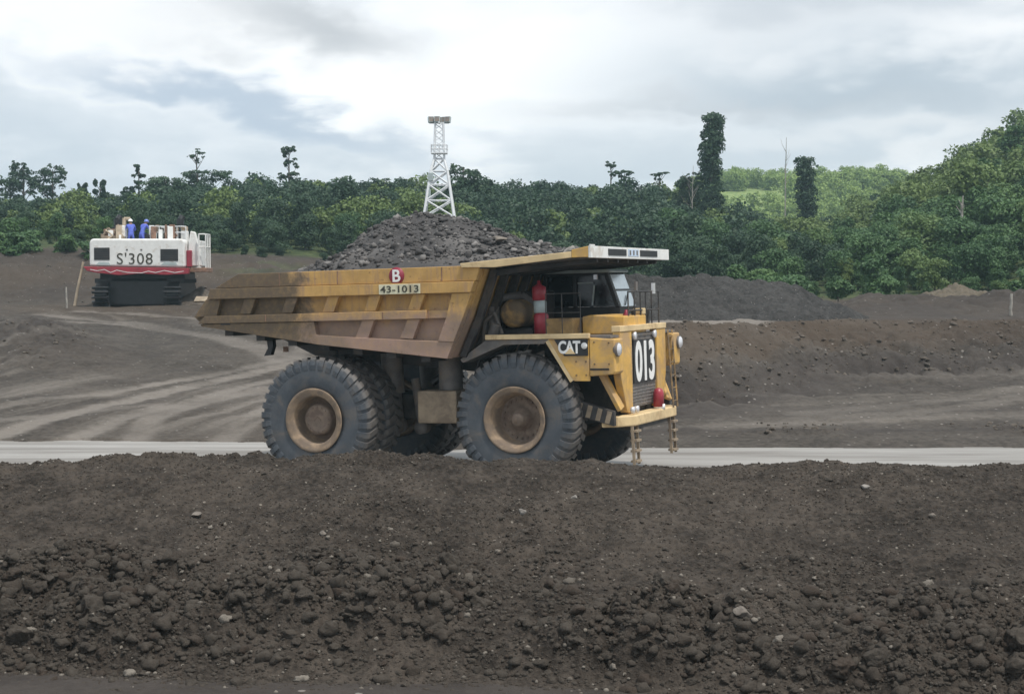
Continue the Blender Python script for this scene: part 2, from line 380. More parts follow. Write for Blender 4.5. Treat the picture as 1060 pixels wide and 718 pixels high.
M['berm'] = soil_mat('berm_soil', (.022, .0178, .0145), (.068, .056, .046), (.28, .25, .21), 1.0, attrs=False, bstr=1.0, bdist=.05)
M['gravel'] = soil_mat('grey_gravel', (.029, .028, .0275), (.058, .056, .0545), (.24, .23, .22), .9, attrs=False, bstr=.8, bdist=.09)
def _ore():
    m, t, p = new_mat('blasted_rock'); co = objco(t)
    n = noise(t, co, 2.2, 7, .65); tn = attr(t, 'tint')
    cc = mixc(t, n, (.026, .0245, .025), (.078, .074, .074)); cc = mixc(t, mth(t, 'MULTIPLY', tn, .8), cc, (.26, .245, .235))
    t.links.new(cc, p.inputs['Base Color']); p.inputs['Roughness'].default_value = .85; bump(t, p, noise(t, co, 14, 5, .65), .6, .04); return m
M['ore'] = _ore()
def _clod():
    m, t, p = new_mat('clod_soil'); co = node(t, 'ShaderNodeNewGeometry').outputs['Position']
    n = noise(t, co, 9, 6, .65); tn = attr(t, 'tint')
    cc = mixc(t, n, (.026, .022, .018), (.112, .096, .081)); cc = mixc(t, sstep(t, tn, .90, 1.0), cc, (.24, .215, .185)); cc = mixc(t, sstep(t, tn, .25, 0.0), cc, (.06, .047, .038))
    t.links.new(cc, p.inputs['Base Color']); p.inputs['Roughness'].default_value = .95; p.inputs['Specular IOR Level'].default_value = .2
    bump(t, p, mth(t, 'ADD', noise(t, co, 22, 6, .75), mth(t, 'MULTIPLY', noise(t, co, 75, 3, .7), .5)), .8, .04); return m
M['clod'] = _clod(); M['bank_clod'] = None
def rock_mat(name, a, b):
    m, t, p = new_mat(name); co = objco(t); n = noise(t, co, 5, 7, .65)
    t.links.new(mixc(t, sstep(t, n, .3, .7), a, b), p.inputs['Base Color']); p.inputs['Roughness'].default_value = .9
    bump(t, p, noise(t, co, 18, 5, .65), .6, .03); return m
M['bank_clod'] = rock_mat('bank_clod_soil', (.052, .042, .034), (.125, .103, .083))
M['rock'] = rock_mat('brown_grey_rock', (.11, .094, .08), (.20, .175, .15))
M['palerock'] = rock_mat('pale_rock', (.17, .155, .14), (.29, .27, .25))
def _road():
    m, t, p = new_mat('wet_haul_road'); co = node(t, 'ShaderNodeNewGeometry').outputs['Position']
    mp = node(t, 'ShaderNodeMapping'); mp.inputs['Scale'].default_value = (.25, 1.3, 1); t.links.new(co, mp.inputs[0])
    n = noise(t, mp.outputs[0], .9, 7, .6); nf = noise(t, co, 6, 5, .6)
    cc = mixc(t, sstep(t, n, .3, .7), (.225, .210, .192), (.31, .295, .275))
    mp2 = node(t, 'ShaderNodeMapping'); mp2.inputs['Scale'].default_value = (.06, .9, 1); t.links.new(co, mp2.inputs[0])
    cc = mixc(t, mth(t, 'MULTIPLY', sstep(t, noise(t, mp2.outputs[0], 1.3, 6, .6, .4), .44, .62), .8), cc, (.135, .118, .10))
    cc = mixc(t, mth(t, 'MULTIPLY', sstep(t, nf, .55, .75), .35), cc, (.20, .18, .16))
    t.links.new(cc, p.inputs['Base Color'])
    r = node(t, 'ShaderNodeMapRange'); t.links.new(n, r.inputs[0]); r.inputs[1].default_value = .3; r.inputs[2].default_value = .7; r.inputs[3].default_value = .55; r.inputs[4].default_value = .46
    t.links.new(r.outputs[0], p.inputs['Roughness']); p.inputs['Specular IOR Level'].default_value = .5
    bump(t, p, nf, .25, .02); return m
M['road'] = _road()
def leaf_mat(name, dark, light, accent, trans=.22):
    m, t, p = new_mat(name)
    tn = attr(t, 'tint'); oi = node(t, 'ShaderNodeObjectInfo').outputs['Random']
    f = mth(t, 'ADD', mth(t, 'MULTIPLY', tn, .65), mth(t, 'MULTIPLY', oi, .5))
    cc = mixc(t, f, dark, light); cc = mixc(t, mth(t, 'MULTIPLY', sstep(t, oi, .7, 1.0), .45), cc, accent)
    t.links.new(cc, p.inputs['Base Color']); p.inputs['Roughness'].default_value = .55; p.inputs['Specular IOR Level'].default_value = .3
    tr = node(t, 'ShaderNodeBsdfTranslucent'); t.links.new(cc, tr.inputs[0])
    ms = node(t, 'ShaderNodeMixShader'); ms.inputs[0].default_value = trans
    t.links.new(p.outputs[0], ms.inputs[1]); t.links.new(tr.outputs[0], ms.inputs[2])
    t.links.new(ms.outputs[0], t.nodes['Material Output'].inputs[0]); return m
M['leaf'] = leaf_mat('forest_leaves', (.028, .074, .032), (.112, .200, .070), (.19, .22, .06))
M['leaf_dark'] = leaf_mat('dark_leaves', (.022, .050, .030), (.060, .108, .052), (.055, .10, .05))
M['leaf_sunlit'] = leaf_mat('sunlit_hill_leaves', (.09, .16, .045), (.30, .40, .11), (.46, .50, .15))  # light greens that carry painted sunlight for the far hill
M['bark'] = plain('bark', (.11, .09, .075), .9, var=.35, scale=4)
M['deadwood'] = plain('dead_wood', (.30, .28, .25), .9, var=.25, scale=3)

# ------------------------------------------------------------------ terrain
def px_of(x, y): return CX + FPX * x / np.maximum(y, 15)
def road_z(x): return -.028 * np.clip(1.0 - x, 0, 7.0)
def embank(x, y):
    s = px_of(x, y); wob_ = .9 * fbm(x * .16, y * .05, 3, 5)
    yb = np.interp(s, [300, 690, 760, 870, 1060, 1300], [53, 53.2, 55.5, 60, 61, 62]) + wob_
    zb = np.interp(s, [300, 690, 870, 1060], [.5, .55, 1.15, 1.3])
    return yb, zb
def ground_h(x, y, fine=True):
    s = px_of(x, y)
    # left: ramp up to the excavator pad and on to the wood
    pad = np.interp(s, [-200, 0, 90, 240, 320, 500], [1.25, 1.1, 1.0, .78, .7, .6])
    zl = np.interp(y, [0, 49.8, 51.0, 60, 75, 91, 101, 107, 128], [0, 0, .10, .77, 1.78, 3.08, 3.2, 4.3, 7.2])
    zl = np.where(y > 101, 3.2 + (zl - 3.2) * pad, zl)
    # right: flat, embankment, upper bench
    yb, zb = embank(x, y)
    zr = np.where(y < 46.4, 0, np.interp(y, [46.4, 47.6], [0, .14]) + (zb - .12) * np.clip((y - 48.6) / (yb - 48.6), 0, 1))
    t = np.clip((y - yb) / 4.6, 0, 1)
    zr = zr + (3.0 - zb) * (t ** .8) * (1 - .12 * np.sin(t * math.pi))
    zr = zr + .3 * sm(88, 98, y)
    w = sm(510, 640, s)
    z = zl * (1 - w) + zr * w
    # wooded hills
    hz = np.interp(s, [-400, 0, 300, 480, 700, 760, 860, 920, 985, 1060, 1180, 1500], [12.6, 11.0, 12.2, 12.0, 11.4, 8.4, 8.4, 11.6, 14.6, 19.2, 24, 26])
    y0 = np.interp(s, [500, 680, 900], [126, 112, 101]); z0 = np.interp(s, [300, 640], [6.6, 3.3]) + np.interp(s, [-200, 0, 240, 300], [1.6, 1.0, 0, 0])
    k = np.clip((y - y0) / (200 - y0), 0, 1); hill = (z * (1 - sm(0, .15, k)) + z0 * sm(0, .15, k)) + (hz - z0) * (k ** 1.1)
    z = np.where(y > y0, hill, z)
    z = np.where(y > 235, z * (1 - .45 * sm(235, 300, y)), z)
    far = (21 * np.exp(-(np.abs(s - 830) / 150.0) ** 6) + 2) * sm(270, 430, y) * (1 - .8 * sm(435, 700, y))
    z = z + far + 6 * sm(500, 1500, y)
    if fine:
        a = sm(-.5, 3, y - 47.6 - 3.4 * sm(-2, -8, x))
        z = z + a * (.10 * fbm(x * .35, y * .35, 4, 21) + .05 * fbm(x * 1.5, y * 1.5, 3, 25))
        cl = a * (1 - sm(100, 130, y))
        steep = w * np.exp(-((y - yb - 1.5) / 3.2) ** 2)
        z = z + cl * (.05 * clodn(x, y, .5, 3) * (vnoise(x * .4, y * .4, 33) > .55) + steep * (.42 * clodn(x, y, 1.0, 8) + .24 * clodn(x, y, .4, 9) + .12 * fbm(x * .6, y * .6, 3, 10) - .26))
        mound = np.exp(-(((s - 30) / 75) ** 2 + ((y - 72) / 7.0) ** 2))
        z = z + mound * (.8 + .45 * clodn(x, y, .9, 12) + .25 * clodn(x, y, .4, 13))
        edge = np.exp(-((y - 49.0 - .5 * fbm(x * .3, y * 0 + 3, 3, 51)) / .55) ** 2) * sm(560, 680, s)
        z = z + edge * (.05 + .22 * clodn(x, y, .5, 61) * sm(.4, .75, vnoise(x * .45, y * .5, 62)))
        # left bank between the pad and the wood: stepped, clumpy
        z = z + (1 - w) * sm(100, 108, y) * (1 - sm(120, 132, y)) * (.5 * fbm(x * .2, y * .5, 3, 77) + .35 * clodn(x, y, 1.6, 78) + .2 * clodn(x, y, .6, 79))
    ed = 46.5 + 3.8 * sm(-2, -8, x) + .9 * fbm(x * .30, y * 0 + 9, 5, 411, .65)
    rdg = w * sm(840, 900, s) * np.exp(-((y - 80 - 1.5 * fbm(x * .08, y * 0 + 4, 2, 401)) / 4.0) ** 2)
    z = z + rdg * (.62 + .35 * clodn(x, y, 1.1, 402) + .15 * clodn(x, y, .45, 403) + .5 * fbm(x * .2, y * .2, 2, 404))
    z = np.where(y < ed, road_z(x) * sm(24, 32, y) - .012, z + road_z(x) * (1 - sm(0, 3, y - ed)) * .9)
    return z

TRK = [  # tyre tracks: control points in metres on the pit floor
    ([(-16, 50.5), (-12.9, 58), (-9.2, 67), (-7, 76), (-9, 86), (-15, 92)], .85),
    ([(-13.5, 50.5), (-10.6, 58), (-7.2, 67), (-5.2, 76), (-7, 86), (-13, 93)], .85),
    ([(-11.5, 50), (-11.4, 54), (-9.6, 58.5), (-5.5, 63), (-1, 66)], .7),
    ([(-19, 54), (-14, 60), (-9.5, 69), (-10, 78), (-15, 85), (-24, 90)], .6),
    ([(-17, 52.5), (-11, 57), (-5, 62), (2, 66)], .55),
    ([(-23, 84), (-16, 80), (-11, 72), (-8, 62), (-7.6, 53)], .55),
    ([(-25, 88), (-19, 83), (-13, 77), (-9, 70), (-4, 64)], .5),
    ([(-8.8, 50), (-7.6, 56), (-4.2, 61), (0, 64)], .6),
    ([(8, 50.5), (14, 53), (19, 57), (24, 59.5)], .28), ([(9, 52), (15, 55.2), (20, 58.5)], .25),
    ([(6, 50), (13, 51.5), (20, 54), (26, 57)], .25),
]
def catmull(P, n=30):
    P = [np.array(p, float) for p in P]; P = [2 * P[0] - P[1]] + P + [2 * P[-1] - P[-2]]; o = []
    for i in range(1, len(P) - 2):
        for t in np.linspace(0, 1, n, endpoint=False):
            a, b, c_, d = P[i - 1:i + 3]
            o.append(.5 * (2 * b + (c_ - a) * t + (2 * a - 5 * b + 4 * c_ - d) * t * t + (3 * b - 3 * c_ + d - a) * t ** 3))
    return np.array(o)
def tracks(x, y):
    m = np.zeros(x.shape); sel = np.where((y > 48.5) & (y < 96) & (np.abs(x) < 34)); X = x[sel]; Y = y[sel]; r = np.zeros(X.shape); rut = np.zeros(X.shape)
    for P, w_ in TRK:
        c_ = catmull(P, 14); d = np.full(X.shape, 99.0)
        for q in c_: d = np.minimum(d, (X - q[0]) ** 2 + (Y - q[1]) ** 2)
        d = np.sqrt(d); r = np.maximum(r, 1.15 * w_ * np.exp(-(d / .5) ** 4) * (.55 + .75 * vnoise(X * .7, Y * .7, 91))); rut = np.maximum(rut, np.exp(-(d / .4) ** 2) * w_)
        rut = rut - .8 * np.exp(-((d - .85) / .3) ** 2) * w_ * .5
    m[sel] = r; u = np.zeros(x.shape); u[sel] = rut; return np.clip(m, 0, 1), u

ys = np.concatenate([np.linspace(-120, 10, 8), np.arange(14, 46, 1.0), np.arange(46, 70, .11), np.arange(70, 105, .24), np.arange(105, 270, 1.2), np.arange(272, 520, 5.0), np.geomspace(540, 2600, 16)])
ts = np.concatenate([np.linspace(-2.2, -1.06, 18), np.linspace(-1, 1, 560), np.linspace(1.06, 2.2, 18)])
half = np.maximum(.37 * np.abs(ys), 12.0)
X = ts[None, :] * half[:, None]; Y = np.repeat(ys[:, None], len(ts), 1)
trk, rut = tracks(X, Y)
Z = ground_h(X, Y) - .055 * rut
s_ = px_of(X, Y); yb_, zb_ = embank(X, Y); wR = sm(560, 660, s_)
tE = (Y - yb_) / 4.6
red = wR * sm(.25, .6, tE + .25 * fbm(X * .5, Y * .5, 3, 71)) * (1 - sm(1.6, 2.2, tE)) * sm(650, 720, s_) + .55 * (1 - wR) * sm(84, 90, Y + 3 * fbm(X * .1, Y * .1, 2, 72)) * (1 - sm(96, 101, Y)) \
    + .5 * (1 - wR) * np.clip(fbm(X * .09, Y * .06, 3, 73), 0, 1) + .75 * wR * sm(84, 97, Y) + .4 * (1 - wR) * sm(101, 108, Y)
damp = wR * np.exp(-((tE + .02) / .30) ** 2) * .9 + wR * sm(900, 820, s_) * np.exp(-((tE + .25) / .42) ** 2) * .9 + wR * np.exp(-((Y - 49.2) / .5) ** 2) * .7 + 1.1 * (1 - wR) * np.exp(-(((s_ - 30) / 85) ** 2 + ((Y - 72) / 7.0) ** 2)) * (.4 + .6 * vnoise(X * .8, Y * .8, 81))
damp += .85 * (1 - sm(26, 29, Y)) + .9 * (1 - wR) * sm(97, 103, Y) * vnoise(X * .25, Y * .3, 82)
trk = np.clip(trk + wR * sm(700, 640, s_) * 0 + 1.0 * wR * sm(57.5, 59, Y) * sm(69, 67, Y) * sm(820, 770, s_) * sm(.98, 1.15, tE) + .35 * np.clip(fbm(X * .12, Y * .35, 3, 85), 0, 1) * sm(49, 52, Y) * (1 - sm(60, 85, Y)), 0, 1)
cen = np.interp(Y, [48, 58, 67, 76, 86, 96], [-17, -12.9, -9.2, -7, -9, -16]); U_ = X - cen
stk = fbm(U_ * 1.1 + .6 * fbm(X * .2, Y * .2, 2, 301), Y * .05, 4, 303, .6); stk2 = fbm((Y - .20 * X) * .9 + .5 * fbm(X * .15, Y * .15, 2, 305), X * .05, 4, 306, .6)
band = sm(50.5, 53, Y) * (1 - sm(86, 98, Y))
trk = np.clip(trk + (1 - wR) * band * np.clip(stk * 1.3 - .02, 0, .6) * sm(-.25, .25, fbm(X * .07, Y * .07, 2, 308)) + wR * sm(48.8, 50.5, Y) * (tE < .1) * np.clip(stk2 * .7 + .06, 0, .4), 0, 1)
damp = damp + (1 - wR) * band * np.clip(-stk * 1.3 - .08, 0, .7) + wR * (tE < .2) * sm(48.8, 50.5, Y) * np.clip(-stk2 * 1.1, 0, .5)
red = red + (1 - wR) * .6 * np.exp(-(((s_ - 150) / 90) ** 2 + ((Y - 88) / 4.5) ** 2)) + (1 - wR) * .5 * sm(98, 103, Y)
damp = damp + .55 * wR * sm(.15, .5, tE) * (1 - sm(1.2, 1.8, tE)) * vnoise(X * .5, Y * .5, 311) * sm(820, 960, s_)
rd_ = wR * sm(840, 880, s_) * sm(66, 70, Y) * (1 - sm(96, 104, Y)); red = red + .5 * rd_; damp = damp + rd_ * (.45 + .5 * vnoise(X * .7, Y * .7, 406)); trk = trk * (1 - .8 * rd_)
veg = sm(0, 1, (Y - np.interp(s_, [0, 250, 500, 680, 900], [119, 128, 128, 111, 101])) / 4 + .6 * fbm(X * .15, Y * .15, 3, 88))
veg = np.maximum(veg, (1 - wR) * sm(.25, .6, fbm(X * .12, Y * .2, 3, 99)) * sm(106, 114, Y) * .5)
sun_tint = sm(250, 300, Y)  # far ground coloured brighter to stand for sun on the hill
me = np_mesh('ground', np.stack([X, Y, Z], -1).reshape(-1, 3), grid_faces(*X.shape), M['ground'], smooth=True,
             attrs={'red': ('POINT', np.clip(red, 0, 1).ravel()), 'damp': ('POINT', np.clip(damp, 0, 1).ravel()), 'track': ('POINT', trk.ravel()), 'veg': ('POINT', veg.ravel()), 'sun_tint': ('POINT', sun_tint.ravel())})
put(bpy.data.objects.new('ground', me), kind='structure')

# haul road: a pale wet sheet the truck drives on
xr = np.linspace(-70, 70, 281); yr = np.linspace(28.5, 52.4, 70)
X, Y = np.meshgrid(xr, yr); Z = road_z(X) + .012 * fbm(X * .3, Y * 1.2, 3, 7) + .012
put(bpy.data.objects.new('haul_road', np_mesh('haul_road', np.stack([X, Y, Z], -1).reshape(-1, 3), grid_faces(*X.shape), M['road'], smooth=True)), kind='structure')

# foreground safety berm
def berm_parts(x, y):
    y0 = np.interp(x, [-30, -7, -2, 2, 7, 30], [20.9, 20.6, 20.0, 19.3, 18.9, 18.9]) + .5 * fbm(x * .35, y * 0 + 1, 3, 101)
    yc = 26.0 + .35 * fbm(x * .25, y * 0 + 5, 3, 103)
    zc = np.interp(x, [-30, -8, -5, 2, 4, 30], [1.68, 1.70, 1.80, 1.78, 1.76, 1.75]) + .09 * fbm(x * .5, y * 0 + 2, 4, 105)
    t = (y - y0) / (yc - y0); return y0, yc, zc, t
def berm_h(x, y, fine=True):
    y0, yc, zc, t = berm_parts(x, y)
    f = np.interp(t, [-1, 0, .10, .30, .62, .88, 1.0], [-.15, 0, .15, .40, .70, .95, 1.0])
    b = np.interp((y - yc) / 4.6, [0, .12, .85, 1.0], [1.0, .97, .10, -.05])
    z = np.where(t < 1, f, b) * zc
    if fine:
        lo = sm(-.06, .03, t) * (1 - sm(.18, .40, t + .26 * fbm(x * .5, y * .5, 3, 107)))
        lo = lo * (.25 + .75 * sm(.2, .55, vnoise(x * .55, y * .9, 108)))
        up = sm(.0, .12, t) * (1 - lo)
        z = z + lo * (.62 * (clodn(x, y, .95, 110) - .42) + .24 * clodn(x, y, .36, 111) + .13 * clodn(x, y, .14, 112) + .05 * clodn(x, y, .06, 120) - .06)
        pit = sm(.5, .8, vnoise(x * .5, y * .6, 130))
        z = z + up * (.05 * fbm(x * 2.6, y * 2.6, 3, 117) + .07 * fbm(x * .9, y * .9, 4, 113) + (.04 + .09 * pit) * clodn(x, y, .33, 114) + (.03 + .045 * pit) * clodn(x, y, .13, 115) + .022 * clodn(x, y, .06, 116))
        z = z + np.exp(-((t - 1) / .12) ** 2) * .10 * clodn(x, y, .45, 118) * sm(.45, .7, vnoise(x * .45, y * 0 + 7, 119))
    return z
xb = np.concatenate([np.arange(-40, -11.5, .35), np.arange(-11.5, 11.5, .026), np.arange(11.5, 40.1, .35)])
yb2 = np.concatenate([np.arange(17.6, 26.8, .026), np.arange(26.8, 31.2, .12)])
X, Y = np.meshgrid(xb, yb2); Z = np.maximum(berm_h(X, Y), -.25) + .0
me = np_mesh('berm', np.stack([X, Y, Z], -1).reshape(-1, 3), grid_faces(*X.shape), M['berm'], smooth=True)
put(bpy.data.objects.new('berm', me), kind='structure')

# icosphere templates, roughened
def ico(sub, seed, rough=.28, flat=1.0, cuts=9, h0=.55, h1=.95):
    bm = bmesh.new(); bmesh.ops.create_icosphere(bm, subdivisions=sub, radius=1.0)
    r = random.Random(seed); ks = [(Vector((r.gauss(0, 1), r.gauss(0, 1), r.gauss(0, 1))).normalized(), r.uniform(h0, h1)) for _ in range(cuts)]
    V = []
    for v in bm.verts:
        p = v.co.copy()
        for d, h in ks:
            q = p.dot(d)
            if q > h: p -= d * (q - h) * .85
        p *= 1 + rough * (r.random() - .5); p.z *= flat; V.append(tuple(p))
    F = [[l.vert.index for l in f.loops] for f in bm.faces]; bm.free()
    return np.array(V), np.array(F)
def scatter(name, pts, sizes, mat, tmpl, tint=None, flat=(.6, 1.0), parent=None, **kw):
    Vs, Fs, T = [], [], []; b = 0
    for i, (p, s) in enumerate(zip(pts, sizes)):
        V, F = tmpl[i % len(tmpl)]
        a = rng.uniform(0, 2 * math.pi); c_, s_n = math.cos(a), math.sin(a)
        k = np.array([rng.uniform(.75, 1.25), rng.uniform(.75, 1.25), rng.uniform(*flat)]) * s
        U = V * k; U = np.stack([U[:, 0] * c_ - U[:, 1] * s_n, U[:, 0] * s_n + U[:, 1] * c_, U[:, 2]], -1) + p
        Vs.append(U); Fs.append(F + b); b += len(V); T.append(np.full(len(F), rng.random() if tint is None else tint[i]))
    me = np_mesh(name, np.concatenate(Vs), np.concatenate(Fs), mat, attrs={'tint': ('FACE', np.concatenate(T))})
    return put(bpy.data.objects.new(name, me), parent, **kw)
def lump(sub, seed, a1=.30, a2=.13, jit=.03, k1=26, k2=150, flat=.8):
    """clod: small crumbs stuck together in a ball, creases between"""
    bm = bmesh.new(); bmesh.ops.create_icosphere(bm, subdivisions=sub, radius=1.0); r = np.random.default_rng(seed)
    V = np.array([v.co for v in bm.verts]); F = np.array([[l.vert.index for l in f.loops] for f in bm.faces]); bm.free()
    R_ = np.ones(len(V)) * .75
    for k, a in ((k1, a1), (k2, a2)):
        P = r.normal(size=(k, 3)); P /= np.linalg.norm(P, axis=1)[:, None]; h = r.uniform(.5, 1.0, k)
        d = np.linalg.norm(V[:, None] - P[None], axis=2); i = d.argmin(1); m = d.min(1) / (2.6 / math.sqrt(k)); R_ += a * h[i] * (1 - np.clip(m, 0, 1) ** 2)
    R_ += r.normal(size=len(V)) * jit; V = V * R_[:, None] * (1 + .18 * np.sin(V @ r.normal(size=3) * 2))[:, None]; V[:, 2] *= flat
    return V, F
TL = [lump(4, 60 + k, .34, .30, .025, 34, 260) for k in range(7)]; TM_ = [lump(3, 80 + k, .36, .18, .05, 14, 70) for k in range(8)]
def crag(seed, sub=4):
    """broken clod: flat fracture faces, sharp edges and pits at several sizes"""
    V, F = ico(sub, seed, .02, 1.0, 14, .35, .8); r = np.random.default_rng(seed + 1); k = np.ones(len(V)); d = V / np.linalg.norm(V, axis=1)[:, None]
    for f, a in ((3.0, .16), (6.5, .12), (13.0, .09), (24.0, .05)):
        q = d * f + r.uniform(0, 9, 3); k += a * (np.abs(fbm(q[:, 0] + q[:, 2] * .7, q[:, 1] - q[:, 2] * .6, 2, seed % 50)) * -2 + .5)
    return V * k[:, None], F
TK = [crag(700 + k) for k in range(8)]; TC = [crag(760 + k, 3) for k in range(10)]
TA = [ico(2, k + 90, .55) for k in range(10)]; TJ = [lump(2, 120 + k, .50, .30, .17, 8, 30, .85) for k in range(8)] + [lump(3, 140 + k, .42, .34, .10, 10, 60, .8) for k in range(4)]
T1 = [ico(1, k, .35) for k in range(6)]; T2 = [ico(2, k + 20, .30) for k in range(8)]; T3 = [(lambda V, F: (V * (1 + .10 * np.sin(V @ np.array([3.1, 4.3, 2.2]) + k) + .06 * np.sin(V @ np.array([7.7, -5.1, 6.3]) + 2 * k))[:, None], F))(*ico(3, k + 40, .07, 1.0, 16, .38, .8)) for k in range(8)]

# loose clods over the berm: big crumbly lumps heaped along its foot, smaller crumbs above
def clods(n, ylo, yhi, thr, s0, ex, smax, tm, sink, seed, nm, lo_only):
    r = np.random.default_rng(seed); x = r.uniform(-11, 11, n); y = r.uniform(ylo, yhi, n); _, _, _, t = berm_parts(x, y)
    lo = sm(-.10, .03, t) * (1 - sm(.16, .34, t + .26 * fbm(x * .5, y * .5, 3, 107))) * (.22 + .78 * sm(.25, .58, vnoise(x * .55, y * .9, 108) + .25 * (vnoise(x * 1.7, y * 1.7, 109) - .5)))
    d = lo if lo_only else np.clip(lo * .9 + .28 * sm(.45, .65, vnoise(x * .5, y * .6, 130)) + thr, 0, 1)
    k = r.random(n) < d; x, y, t = x[k], y[k], t[k]; sz = np.minimum(s0 * (1 - r.random(len(x))) ** ex, smax)
    if not lo_only: sz = np.minimum(sz, np.where(t < .45, smax, smax * .5))
    z = berm_h(x, y) + sz * sink
    scatter(nm, np.stack([x, y, z], -1), sz, M['clod'], tm, tint=r.random(len(x)) * (.88 if smax > .08 else 1.0), flat=(.7, 1.05), kind='stuff', label='loose dark soil clods lying over the berm face', cat='clods')
clods(900, 18.4, 22.3, 0, .075, -.32, .19, TK, -.15, 5, 'soil_clods', True)
clods(30000, 18.4, 23.6, 0, .016, -.55, .10, TJ[:6] + TA, -.05, 15, 'soil_lumps', True)
clods(3200, 18.4, 23.0, 0, .045, -.40, .11, TC, -.05, 16, 'soil_lumps', True)
clods(11000, 18.4, 26.3, .06, .019, -.5, .07, TJ, -.05, 6, 'soil_crumbs', False)
clods(90000, 17.9, 26.5, .32, .0105, -.52, .036, T1, .15, 7, 'soil_grit', False)
# clods on the pit floor, embankment and the ground by the excavator
n = 8000
s0 = rng.uniform(-120, 1180, n); d0 = rng.choice([0, 1, 2], n, p=[.12, .56, .32])
yy = np.where(d0 == 0, rng.uniform(48.6, 50.5, n), np.where(d0 == 1, rng.uniform(52, 66, n), rng.uniform(64, 118, n)))
s0 = np.where(d0 < 2, rng.uniform(640, 1180, n), np.where(rng.random(n) < .5, rng.uniform(-120, 110, n), s0)); xx = (s0 - CX) / FPX * yy
yb_c, _ = embank(xx, yy); t_c = (yy - yb_c) / 4.6
kp = np.where(d0 == 0, (rng.random(n) < .5) & (vnoise(xx * .45, yy * .5, 62) > .52), np.where(d0 == 1, (t_c > -.15) & (t_c < 1.15), (yy > 100) | (np.exp(-(((s0 - 30) / 75) ** 2 + ((yy - 72) / 7.0) ** 2)) > .35)))
s0, d0, yy, xx = s0[kp], d0[kp], yy[kp], xx[kp]; n = len(xx)
sz = np.minimum(.020 * (1 - rng.random(n)) ** -.5, .11)
scatter('ground_clods', np.stack([xx, yy, ground_h(xx, yy) + sz * .05], -1), sz, M['bank_clod'], TM_[:4] + TA, kind='stuff', label='small dark clods scattered over the pit floor and embankment', cat='clods')

def rock(px, py, D, r, mat, label, zf, flat=.7, k=0, group=None):
    x = (px - CX) / FPX * D; V, F = T3[k % 8]
    me = np_mesh('rock', V * np.array([1.0, .85, flat]) * r, F, mat, smooth=False)
    o = put(bpy.data.objects.new('rock', me), None, label, 'rock', group)
    y = np.array([D]); xx = np.array([x]); o.location = (x, D, float(zf(xx, y)[0]) + r * flat * .35); o.rotation_euler = (random.uniform(-.2, .2), random.uniform(-.2, .2), random.uniform(0, 6))
    return o
def berm_D(px, py):                                # distance at which a sight line meets the berm face
    k = (287 - py) / FPX; s = (px - CX) / FPX
    for D in np.arange(18.5, 27, .02):
        if berm_h(np.array([s * D]), np.array([D]), False)[0] > EYE + k * D: return D
    return 26.0
for i, (px, py, rpx, mt, lb) in enumerate([
        (202, 538, 11, 'rock', 'rounded brown rock high on the left part of the berm face'),
        (356, 611, 15, 'rock', 'flat brown-grey rock lying halfway down the berm face below the rear wheel'),
        (770, 681, 17, 'rock', 'lumpy grey rock at the foot of the berm on the right'),
        (541, 549, 9, 'palerock', 'small pale rock on the berm face below the front wheel'),
        (596, 519, 8, 'palerock', 'small pale rock near the berm top below the front bumper'),
        (897, 511, 9, 'palerock', 'flat pale rock near the berm top on the far right'),
        (333, 571, 8, 'rock', 'small brown rock above the flat rock on the berm face'),
        (967, 542, 7, 'rock', 'small brown rock on the upper right of the berm face'),
        (636, 648, 9, 'rock', 'brown rock low on the berm face right of its middle'),
        (279, 601, 12, 'rock', 'angular brown rock in the middle left of the berm face'),
        (941, 481, 7, 'rock', 'dark rock lying on the berm crest against the wet road')]):
    D = berm_D(px, py) if py > 490 else 26.0
    rock(px, py, D, rpx * .72 / FPX * D, M[mt], lb, berm_h, .62, i)

# grey gravel windrow on the upper bench
gx0, gx1 = 2.5, 14.6
X, Y = np.meshgrid(np.arange(0.0, 16.2, .07), np.arange(64.5, 78.5, .08))
hgt = np.interp(X, [0, 3, 6, 8.5, 10.5, 12.2, 13.8, 15.3, 16.2], [1.9, 1.95, 1.95, 1.85, 1.7, 1.4, .75, .02, 0]) + .12 * fbm(X * .3, Y * .3, 3, 141)
prof = np.clip(1 - np.abs(Y - 71.5) / np.interp(hgt, [0, 2], [1.0, 4.6]), -.2, 1)
Z = 3.0 + hgt * np.where(prof > .85, .85 + (prof - .85) * .6, prof) + sm(.0, .1, prof) * (.20 * clodn(X, Y, .7, 143) + .12 * clodn(X, Y, .28, 144) + .22 * fbm(X * .6, Y * .6, 3, 145) - .14) - .05 - .5 * sm(15.0, 15.8, X) - .4 * sm(.05, -.1, prof)
put(bpy.data.objects.new('gravel_windrow', np_mesh('gravel_windrow', np.stack([X, Y, Z], -1).reshape(-1, 3), grid_faces(*X.shape), M['gravel'], smooth=True)), None,
    'long grey gravel windrow on the bench behind the truck', 'spoil heap')
